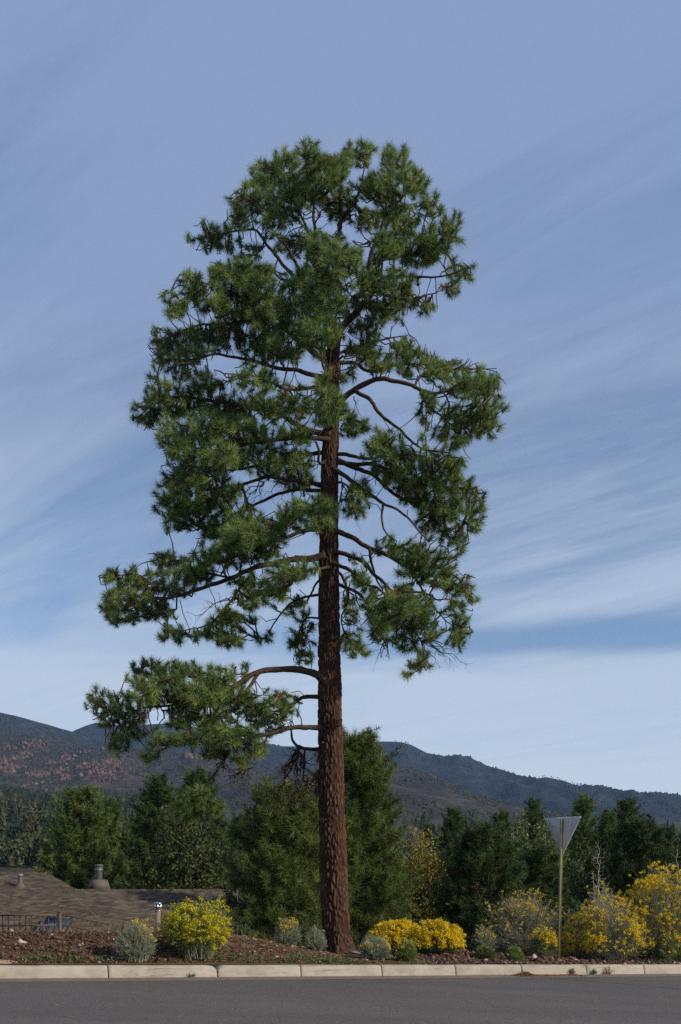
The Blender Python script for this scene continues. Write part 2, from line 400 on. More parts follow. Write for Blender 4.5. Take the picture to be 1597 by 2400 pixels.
jpx = [255, 511, 707, 897, 1070, 1225, 1377, 1512]
js = [s_of_px(p) for p in jpx]
js = [js[0] - 1.75 * q for q in range(12, 0, -1)] + js + [js[-1] + 1.6 * q for q in range(1, 16)]
prof = np.array([(0.0, -0.12), (0.0, 0.005), (0.022, 0.145), (0.034, 0.180), (0.058, 0.198), (0.10, 0.203), (0.20, 0.200), (0.225, 0.190), (0.225, -0.12)])
for q in range(len(js) - 1):
    a, b = js[q] + 0.009, js[q + 1] - 0.009; n = 26
    s_ = np.concatenate([[a, a + 0.012], np.linspace(a + 0.05, b - 0.05, n - 4), [b - 0.012, b]])
    ends = np.minimum(s_ - a, b - s_); shrink = np.where(ends < 0.008, 0.010, 0.0)
    Vs = []
    for (d_, z_) in prof:
        dd = d_ + np.where(d_ < 0.1, 1, -1) * shrink + 0.004 * (vnoise(s_ * 7, s_ * 0 + d_ * 30, 31) - 0.5)
        X, Y = xy(s_, dd); x0, y0 = xy(s_, s_ * 0)
        zj = z_ - shrink * (z_ > 0.1) + 0.006 * (vnoise(s_ * 5, s_ * 0 + 7 * z_, 33) - 0.5) * (z_ > 0)
        if q in (12, 13):    # crumbled joint
            e = (b - s_) if q == 12 else (s_ - a)
            zj = zj - 0.05 * np.exp(-(e / 0.05) ** 2) * (z_ > 0.17); 
        Vs.append(np.stack([X, Y, zroad(x0, y0) + zj], -1))
    m_ = len(prof); V = np.stack(Vs, 1).reshape(-1, 3); i = np.arange(n - 1)[:, None] * m_; k = np.arange(m_ - 1)[None]
    T = np.stack([i + k, i + m_ + k, i + m_ + 1 + k, i + 1 + k], -1).reshape(-1, 4)
    g = Geo(); g.add(V, T)
    capT = np.array([[0, k + 1, k] for k in range(1, m_ - 1)]); g.add(V[:m_], capT[:, ::-1]); g.add(V[-m_:], capT)
    o = g.build('kerb_segment', KERB, kerb)
    if q == 11: o['label'] = 'kerb length with long rusty brown stains'

# ---- ground sheet
def mat_ground():
    m = M('ground', 0.95, 0.1); v = m.co()
    f = m.noise(v, 2.2, 7, 0.65); f2 = m.noise(v, 24, 5, 0.7); f3 = m.noise(v, 0.6, 4, 0.6)
    soil = m.ramp(f2, [(0.25, (0.040, 0.025, 0.017)), (0.5, (0.092, 0.056, 0.038)), (0.75, (0.165, 0.108, 0.075))])
    soil = m.mix(m.ramp(f3, [(0.4, (0, 0, 0)), (0.65, (1, 1, 1))]), soil, m.mix(0.5, soil, (0.17, 0.125, 0.085)))
    wild = m.ramp(m.noise(v, 0.12, 8, 0.7), [(0.3, (0.026, 0.030, 0.015)), (0.5, (0.050, 0.046, 0.028)), (0.7, (0.080, 0.064, 0.043))])
    m.col(m.mix(m.attr('tint'), soil, wild)); m.bump(m.math('ADD', m.math('MULTIPLY', f, 0.6), f2), 0.035, 0.9); return m.m
sc_ = np.concatenate([-np.geomspace(4000, 5, 46), np.arange(-4.5, 19, 0.085), np.geomspace(19.5, 4500, 46)])
dr_ = np.concatenate([np.arange(0.20, 4.2, 0.07), np.geomspace(4.35, 6000, 95)])
SS, DD = np.meshgrid(sc_, dr_, indexing='ij'); XX, YY = xy(SS, DD); ZZ = ground_z(XX, YY)
fine = (SS > -4.6) & (SS < 19.1) & (DD < 4.2)
ZZ = ZZ + np.where(fine, 0.055 * (fbm(SS * 6, DD * 6, 3, 41) - 0.5) * sstep(0.25, 0.5, DD), 0)
a_, b_ = SS.shape; i = np.arange(a_ - 1)[:, None] * b_; k = np.arange(b_ - 1)[None]
T = np.stack([i + k, i + b_ + k, i + b_ + 1 + k, i + 1 + k], -1).reshape(-1, 4)
me = npmesh('ground', np.stack([XX, YY, ZZ], -1).reshape(-1, 3), T, True, {'tint': sstep(3.2, 6.0, DD + 1.2 * (fbm(SS, DD, 3, 5) - 0.5)).ravel()})
put('ground', me, mat_ground(), kind='structure', label='brown earth bank rising from the kerb and falling away behind')

# ---- mountains
def mat_hill(name, base, veg, rock, scale):
    m = M(name, 0.95, 0.05); v = m.co(); f = m.noise(v, 0.012 * scale, 8, 0.7); f2 = m.noise(v, 0.075 * scale, 6, 0.75); f3 = m.noise(v, 0.004 * scale, 5, 0.6, 0.4)
    c = m.ramp(f2, [(0.36, veg), (0.50, base), (0.62, tuple(min(1, x * 1.5) for x in base))])
    c = m.mix(m.ramp(f, [(0.42, (0, 0, 0)), (0.58, (1, 1, 1))]), c, m.mix(0.6, c, veg))
    c = m.mix(m.math('MULTIPLY', m.ramp(f3, [(0.53, (0, 0, 0)), (0.62, (1, 1, 1))]), m.attr('tint')), c, m.mix(m.ramp(f2, [(0.4, (0, 0, 0)), (0.55, (1, 1, 1))]), veg, rock))
    m.col(c); m.bump(f2, 4.0, 0.5); return m.m
def hill(ridge, Yr, front, back, base, amp, seed, res, spur=220.0):
    px = np.array([r[0] for r in ridge], float); py = np.array([r[1] for r in ridge], float)
    xs = (px - CX) * Yr / F; zs = CZ + (HY - py) * Yr / F
    X = np.linspace(xs[0], xs[-1], res[0]); t = np.concatenate([np.linspace(-1, 0, res[1]), np.linspace(0.04, 1, 14)])
    Xg, Tg = np.meshgrid(X, t, indexing='ij'); Yg = Yr + np.where(Tg < 0, Tg * front, Tg * back)
    zr = np.interp(Xg * Yr / Yg, xs, zs)     # keep slopes running roughly towards the viewer
    zr = 0.5 * zr + 0.5 * np.interp(Xg, xs, zs) if False else np.interp(Xg, xs, zs)
    prof = np.where(Tg < 0, 1 - np.abs(Tg) ** 0.92, 1 - Tg ** 1.3)
    base = np.minimum(base, ground_z(Xg, np.full_like(Xg, Yr - front)) - 6.0); zr = np.maximum(zr, base - 4.0)
    wig = fbm(Yg / 300.0, Xg / 400.0, 3, seed + 7) - 0.5
    sp = fbm((Xg + 260 * wig + 0.35 * (Yg - Yr)) / spur, Yg / (spur * 3.0), 4, seed, True) - 0.55
    fine = fbm(Xg / (spur * 0.22), Yg / (spur * 0.3), 4, seed + 3, True) - 0.55
    env = np.clip(np.abs(Tg) * 4, 0.0, 1) * np.clip((1 - np.abs(Tg)) * 3, 0, 1)
    amp = amp * np.clip((zr - base) / 230.0, 0.12, 1.0)
    Z = base + (zr - base) * prof + amp * (sp * env + 0.22 * fine * np.maximum(env, 0.10))
    a_, b_ = Z.shape; i = np.arange(a_ - 1)[:, None] * b_; k = np.arange(b_ - 1)[None]
    T = np.stack([i + k, i + b_ + k, i + b_ + 1 + k, i + 1 + k], -1).reshape(-1, 4)
    return np.stack([Xg, Yg, Z], -1), T
FARHILL = mat_hill('far_hill', (0.028, 0.032, 0.030), (0.010, 0.016, 0.015), (0.14, 0.09, 0.07), 0.6)
NEARHILL = mat_hill('rocky_hill', (0.052, 0.045, 0.040), (0.020, 0.025, 0.019), (0.088, 0.056, 0.044), 1.0)
BROWNHILL = mat_hill('brown_hill', (0.054, 0.046, 0.039), (0.021, 0.024, 0.019), (0.22, 0.14, 0.10), 1.0)
hills = {}
def add_hill(key, label, mat, ridge, Yr, front, back, base, amp, seed, res, spur, tint=0.0):
    G, T = hill(ridge, Yr, front, back, base, amp, seed, res, spur); hills[key] = G
    me = npmesh('mountain', G.reshape(-1, 3), T, True, {'tint': np.full(G.shape[0] * G.shape[1], tint)})
    put('mountain', me, mat, kind='structure', label=label)
add_hill('farB', 'long dark blue far ridge running down to the right', FARHILL,
  [(-200, 1800), (60, 1760), (172, 1714), (200, 1701), (225, 1694), (300, 1702), (414, 1694), (470, 1709), (560, 1730), (650, 1748), (750, 1752), (860, 1742), (893, 1738), (940, 1739), (965, 1746), (1000, 1764), (1060, 1778), (1120, 1803), (1200, 1829), (1240, 1826), (1280, 1821), (1320, 1829), (1350, 1840), (1400, 1846), (1415, 1852), (1480, 1862), (1560, 1884), (1597, 1888), (1700, 1895), (1900, 1915), (2300, 1960)],
  3200, 950, 1200, 165, 150, 50, (420, 90), 360)
add_hill('farA', 'dark wooded far ridge at the left edge above the rocky slope', FARHILL,
  [(-700, 1560), (-300, 1620), (-100, 1650), (0, 1669), (40, 1678), (100, 1695), (172, 1716), (260, 1745), (400, 1795), (560, 1850)],
  2600, 700, 900, 155, 110, 60, (220, 80), 320)
add_hill('left', 'brown rocky mountainside with reddish outcrops at left', NEARHILL,
  [(-700, 1650), (-300, 1690), (0, 1712), (50, 1722), (90, 1720), (140, 1734), (190, 1746), (260, 1752), (330, 1754), (450, 1764), (560, 1785), (650, 1808), (750, 1840), (850, 1880), (950, 1930)],
  1800, 430, 700, 132, 85, 70, (420, 110), 190, 1.0)
add_hill('right', 'brown scrubby hill behind the trees right of the trunk', BROWNHILL,
  [(350, 1900), (600, 1835), (750, 1806), (850, 1793), (900, 1789), (940, 1793), (1000, 1809), (1050, 1832), (1120, 1862), (1200, 1884), (1300, 1903), (1450, 1928), (1700, 1955), (2000, 1980)],
  1350, 330, 500, 96, 40, 80, (300, 90), 150)

# ---- scrub, rocks and woods on the far slopes (nobody could count them)
OCT_V = np.array([[1, 0, 0], [-1, 0, 0], [0, 1, 0], [0, -1, 0], [0, 0, 1], [0, 0, -0.6]], float)
OCT_T = np.array([[0, 2, 4], [2, 1, 4], [1, 3, 4], [3, 0, 4], [2, 0, 5], [1, 2, 5], [3, 1, 5], [0, 3, 5]])
def scatter_oct(g, C, S, rng, tint, jit=0.35):
    n = len(C); V = OCT_V[None] * (1 + rng.normal(size=(n, 6, 3)) * jit)
    a = rng.random(n) * 6.28; R = np.zeros((n, 3, 3)); R[:, 0, 0] = np.cos(a); R[:, 0, 1] = -np.sin(a); R[:, 1, 0] = np.sin(a); R[:, 1, 1] = np.cos(a); R[:, 2, 2] = 1
    V = np.einsum('nij,nvj->nvi', R, V) * S[:, None, :] + C[:, None]
    T = (OCT_T[None] + (np.arange(n) * 6)[:, None, None]).reshape(-1, 3)
    g.add(V.reshape(-1, 3), T, np.repeat(tint, 6))
def on_hill(key, n, rng, tmin, tmax, bx=(0.0, 1.0)):
    G = hills[key]; a, b, _ = G.shape
    u = rng.uniform(bx[0], bx[1], n) * (a - 1.001); v = rng.uniform(tmin, tmax, n) * (b - 14 - 1)
    i = u.astype(int); j = v.astype(int); fu = (u - i)[:, None]; fv = (v - j)[:, None]
    return (G[i, j] * (1 - fu) + G[i + 1, j] * fu) * (1 - fv) + (G[i, j + 1] * (1 - fu) + G[i + 1, j + 1] * fu) * fv
rng = np.random.default_rng(5)
SCRUB = mat_leaf('scrub', [(0.0, (0.020, 0.027, 0.015)), (1.0, (0.050, 0.055, 0.032))], 0.0, 0.95, 0.05)
ROCK = mat_leaf('red_rock', [(0.0, (0.062, 0.040, 0.032)), (0.6, (0.118, 0.075, 0.058)), (1.0, (0.16, 0.115, 0.09))], 0.0, 0.95, 0.1)
g = Geo()
for key, n, bx in (('left', 17000, (0.3, 1)), ('right', 9000, (0, 1))):
    C = on_hill(key, n, rng, 0.02, 1.0, bx); keep = fbm(C[:, 0] / 90, C[:, 1] / 90, 4, 91) > 0.40
    C = C[keep]; S = rng.uniform(1.0, 2.6, (len(C), 1)) * np.array([[1, 1, 0.9]]) ; scatter_oct(g, C, S, rng, rng.random(len(C)))
C = on_hill('farB', 9000, rng, 0.1, 0.985, (0.05, 0.9)); S = rng.uniform(1.6, 4.2, (len(C), 1)) * np.array([[1, 1, 1.3]]); scatter_oct(g, C, S, rng, rng.random(len(C)) * 0.4)
C = on_hill('farA', 6000, rng, 0.1, 0.99, (0.3, 1)); S = rng.uniform(1.6, 3.8, (len(C), 1)) * np.array([[1, 1, 1.5]]); scatter_oct(g, C, S, rng, rng.random(len(C)) * 0.4)
g.build('mountain_scrub', SCRUB, kind='stuff', label='dark scrub dotting the mountain slopes', cat='scrub')
g = Geo()
C = on_hill('left', 16000, rng, 0.05, 0.95, (0.25, 0.75))
nz = fbm((C[:, 0] + 0.5 * C[:, 2]) / 95, (C[:, 2] * 2.2 - 0.5 * C[:, 0]) / 60, 4, 97, True)
band = np.exp(-((C[:, 0] + 450) / 260) ** 2)
C = C[nz + 0.06 * band > 0.84]; S = rng.uniform(1.2, 5.0, (len(C), 1)) ** 1.0 * rng.uniform(0.6, 1.3, (len(C), 3)) * np.array([[1, 1, 1.1]])
scatter_oct(g, C, S, rng, rng.random(len(C)), 0.4)
g.build('rock_outcrops', ROCK, kind='stuff', label='reddish rock outcrops scattered over the left mountainside', cat='rocks')
# skyline pines on the right ridge
g = Geo(); rx = rng.uniform(1170, 1640, 70); rx = np.concatenate([rx, rng.uniform(1360, 1440, 14), rng.uniform(925, 965, 6), rng.uniform(1540, 1640, 25)])
G = hills['farB']; ridge = G[:, 89]
Xr = (rx - CX) * 3200 / F; Zr = np.interp(Xr, ridge[:, 0], ridge[:, 2])
for x, z in zip(Xr, Zr):
    h = random.uniform(4, 9); w = random.uniform(1.0, 2.2)
    V, T = lathe([(0.25, -1), (0.25, h * 0.35), (w, h * 0.4), (w * 0.8, h * 0.75), (0.05, h)], 5); g.add(V + np.array([x, 3200 + random.uniform(-12, 8), z]), T, random.random() * 0.5)
g.build('skyline_pines', SCRUB, kind='stuff', label='tiny pines standing along the far right skyline', cat='pines')

# valley wood: clumpy crowns built of leaf facets
WOOD = mat_leaf('valley_wood', [(0.0, (0.022, 0.036, 0.018)), (0.55, (0.050, 0.068, 0.030)), (0.88, (0.085, 0.090, 0.038)), (1.0, (0.16, 0.13, 0.05))], 0.1, 0.8, 0.1)
def crown_proto(nf, conic, seed):
    r = np.random.default_rng(seed); d = rand_dir(nf, r); d[:, 2] = np.abs(d[:, 2]) * 1.0 - 0.25 * (1 - conic)
    lump = 0.65 + 0.5 * vnoise(d[:, 0] * 2.3 + 5, d[:, 2] * 2.3 + d[:, 1] * 2, seed)
    c = d * lump[:, None] * np.array([0.5, 0.5, 0.0]) + np.array([0, 0, 1]) * (0.15 + 0.85 * r.random(nf))[:, None]
    hh = c[:, 2]; prof_ = (1 - hh) * 1.1 if conic else np.sqrt(np.maximum(0.02, 1 - ((hh - 0.55) / 0.5) ** 2))
    c[:, :2] *= prof_[:, None]
    sz_ = r.uniform(0.035, 0.085, nf); n_ = unit(d + r.normal(size=(nf, 3)) * 0.5); u = perp(n_, r); w = np.cross(n_, u)
    V = np.stack([c + u * sz_[:, None], c - u * sz_[:, None] * 0.6 + w * sz_[:, None], c - u * sz_[:, None] * 0.6 - w * sz_[:, None]], 1)
    return V.reshape(-1, 3)
protos = [crown_proto(200, k % 2 == 0, 300 + k) for k in range(6)]
g = Geo(); rng = np.random.default_rng(8); nT = 2000
Yt = 260 + 1150 * rng.random(nT) ** 1.2; pxs = rng.uniform(-160, 1760, nT); left = rng.random(nT) < 0.7; pxs[left] = rng.uniform(-140, 330, left.sum())
Xt = (pxs - CX) * Yt / F
keep = ~((np.abs(pxs - 72) < 22) & (np.abs(Yt - 590) < 60))
Xt, Yt = Xt[keep], Yt[keep]; Zt = ground_z(Xt, Yt)
for x, y, z in zip(Xt, Yt, Zt):
    k = random.randrange(6); h = random.uniform(5.5, 11.5) * (1.15 if k % 2 == 0 else 0.9); w = h * (random.uniform(0.5, 0.8) if k % 2 == 0 else random.uniform(0.8, 1.25)); a = random.random() * 6.28
    V = protos[k] * np.array([w, w, h]); ca, sa = math.cos(a), math.sin(a)
    V = V @ np.array([[ca, sa, 0], [-sa, ca, 0], [0, 0, 1]]) + np.array([x, y, z - 0.4]); t = min(0.999, random.random() ** 1.3)
    g.add(V, np.arange(len(V)).reshape(-1, 3), np.clip(t + np.repeat(np.random.default_rng(k).normal(size=len(V) // 3) * 0.08, 3), 0, 1))
g.build('valley_wood', WOOD, kind='stuff', label='dark far-off wood covering the valley floor', cat='wood')
# a green field and two pale far houses in the valley
fz = gz((72 - CX) * 600 / F, 600)
g = Geo(); fx = (72 - CX) * 600 / F
n_ = 12; X, Y = np.meshgrid(np.linspace(fx - 10, fx + 8, n_), np.linspace(560, 630, n_), indexing='ij'); i = np.arange(n_ - 1)[:, None] * n_; k = np.arange(n_ - 1)[None]
g.add(np.stack([X, Y, ground_z(X, Y) + 1.2], -1).reshape(-1, 3), np.stack([i + k, i + n_ + k, i + n_ + 1 + k, i + 1 + k], -1).reshape(-1, 4))
g.build('field', mat_noise('field_grass', (0.03, 0.085, 0.035), (0.045, 0.12, 0.045), 0.3), kind='structure', label='small green field among the valley trees at left')
WHITEWALL = mat_flat('white_wall', (0.72, 0.70, 0.66)); REDROOF = mat_flat('red_roof', (0.30, 0.12, 0.08))
def far_house(px, py, Y, w, d, h, label):
    x = (px - CX) * Y / F; zt = CZ + (HY - py) * Y / F; base = gz(x, Y); zt = max(zt, base + h)
    t = empty('far_house', (x, Y, base), label, 'house', 'small houses in the valley')
    g = Geo(); g.box((0, 0, (zt - base) / 2 - 0.5), (w, d, zt - base + 1)); g.build('wall', WHITEWALL, t)
    g = Geo(); r = 0.4; z0 = zt - base + 0.002
    V = [[-w / 2 - r, -d / 2 - r, z0], [w / 2 + r, -d / 2 - r, z0], [w / 2 + r, d / 2 + r, z0], [-w / 2 - r, d / 2 + r, z0], [-w / 2 - r, 0, z0 + 2], [w / 2 + r, 0, z0 + 2]]
    g.add(V, [[0, 1, 5], [0, 5, 4], [2, 3, 4], [2, 4, 5], [0, 4, 3], [1, 2, 5], [0, 3, 2], [0, 2, 1]]); g.build('roof', REDROOF, t)
    g = Geo()
    for q in (-0.25, 0.25):
        g = Geo(); g.box((q * w, -d / 2 - 0.03, (zt - base) * 0.62), (1.1, 0.06, 1.2)); g.build('window', mat_flat('dark_pane', (0.05, 0.06, 0.07), 0.2), t)
far_house(55, 1892, 760, 9, 7, 3.2, 'small white house with red roof among valley trees')
far_house(62, 1964, 430, 4, 3, 2.6, 'tiny white shed low in the valley beside the left pine')
# power pole in the valley
xp = (27 - CX) * 330 / F; zp = gz(xp, 330); t = empty('power_pole', (xp, 330, zp), 'pale power pole with crossarm in the valley at left', 'pole')
top = CZ + (HY - 1949) * 330 / F - zp
g = Geo(); V, T = tube([(0, 0, -0.5), (0, 0, top)], 0.22, 8); g.add(V, T); g.build('post', PALESTEM, t)
g = Geo(); g.box((0, -0.28, top - 0.7), (2.4, 0.15, 0.15)); g.build('crossarm', PALESTEM, t)
g = Geo(); V, T = lathe([(0.05, 0), (0.38, 0.02), (0.38, 1.1), (0.05, 1.2)], 10); g.add(V + np.array([0.75, -0.2, top - 3.6]), T); g.build('transformer', WHITEWALL, t)

# ------------------------------------------------------------------ the big pine
YT = 20.0
trunk_px = [(790, 2240, 74), (788, 2215, 70), (786, 2170, 67), (782, 2040, 66), (778, 1900, 63), (775, 1730, 59), (773, 1600, 56), (772, 1520, 54), (771, 1320, 48), (773, 1120, 42), (776, 1020, 39), (779, 920, 34), (782, 820, 31), (787, 785, 32)]
ctr = np.array([P(a, b, YT) for a, b, w in trunk_px]); wid = np.array([w / 2 * YT / F for a, b, w in trunk_px])
cp, tt = resample(np.concatenate([ctr, wid[:, None]], 1), 0.019)
wr = cp[:, 3]; cp = cp[:, :3]
TB = np.array([ctr[1][0], YT, 0.0]); TB[2] = gz(TB[0], TB[1])
pine = empty('ponderosa_pine', tuple(TB), 'tall pine with rust-brown trunk and long needles standing beside the kerb', 'pine tree')
NA = 132; th = np.linspace(0, 2 * math.pi, NA, endpoint=False)
rng = np.random.default_rng(3); Hh = tt[-1]
# bark plates: cells long along the trunk
pl_n = int(2 * math.pi * 0.28 / 0.048 * Hh / 0.17); pu = rng.random(pl_n) * 2 * math.pi * 0.28; pv = rng.random(pl_n) * Hh
SV = 0.30; kd = kdtree.KDTree(pl_n * 3); per = 2 * math.pi * 0.28; idx = 0
for off in (-per, 0, per):
    for a, b in zip(pu, pv): kd.insert((a + off, b * SV, 0), idx % pl_n); idx += 1
kd.balance()
TT, HH = np.meshgrid(th, tt); U = TT * 0.28
U2 = U + 0.03 * (fbm(HH * 2.2, U * 6, 3, 5) - 0.5) + 0.012 * (vnoise(HH * 14, U * 30, 6) - 0.5); V2 = HH * SV + 0.02 * (vnoise(U * 22, HH * 3, 8) - 0.5)
f21 = np.empty(U.size); pid = np.empty(U.size, int)
for q, (a, b) in enumerate(zip(U2.ravel(), V2.ravel())):
    r_ = kd.find_n((a, b, 0), 2); f21[q] = r_[1][2] - r_[0][2]; pid[q] = r_[0][1]
f21 = f21.reshape(U.shape); prand = rng.random(pl_n)[pid].reshape(U.shape)
furrow = 1 - sstep(0.002, 0.026, f21)
depth = np.interp(HH, [0, Hh * 0.5, Hh], [1.0, 0.75, 0.45])
rad = wr[:, None] * (1.0 + 0.03 * (fbm(TT * 1.0, HH * 0.8, 2, 77) - 0.5)) - depth * (0.040 * furrow - 0.016 * (prand - 0.5) - 0.010 * (fbm(U * 40, HH * 14, 2, 12) - 0.5))
flare = 0.085 * np.exp(-np.maximum(HH - 0.2, 0) / 0.20) * (0.5 + 0.5 * np.cos(TT * 5 + 1))
rad = rad + flare
V = np.stack([cp[:, 0:1] + rad * np.cos(TT), cp[:, 1:2] + rad * np.sin(TT), np.repeat(cp[:, 2:3], NA, 1)], -1)
m_ = len(tt); i = np.arange(m_ - 1)[:, None] * NA; k = np.arange(NA)[None]; k2 = (k + 1) % NA
T = np.stack([i + k, i + k2, i + NA + k2, i + NA + k], -1).reshape(-1, 4)
me = npmesh('trunk', V.reshape(-1, 3) - TB, T, True, {'tint': (furrow * 0.85).ravel()})
put('trunk', me, BARK, pine)
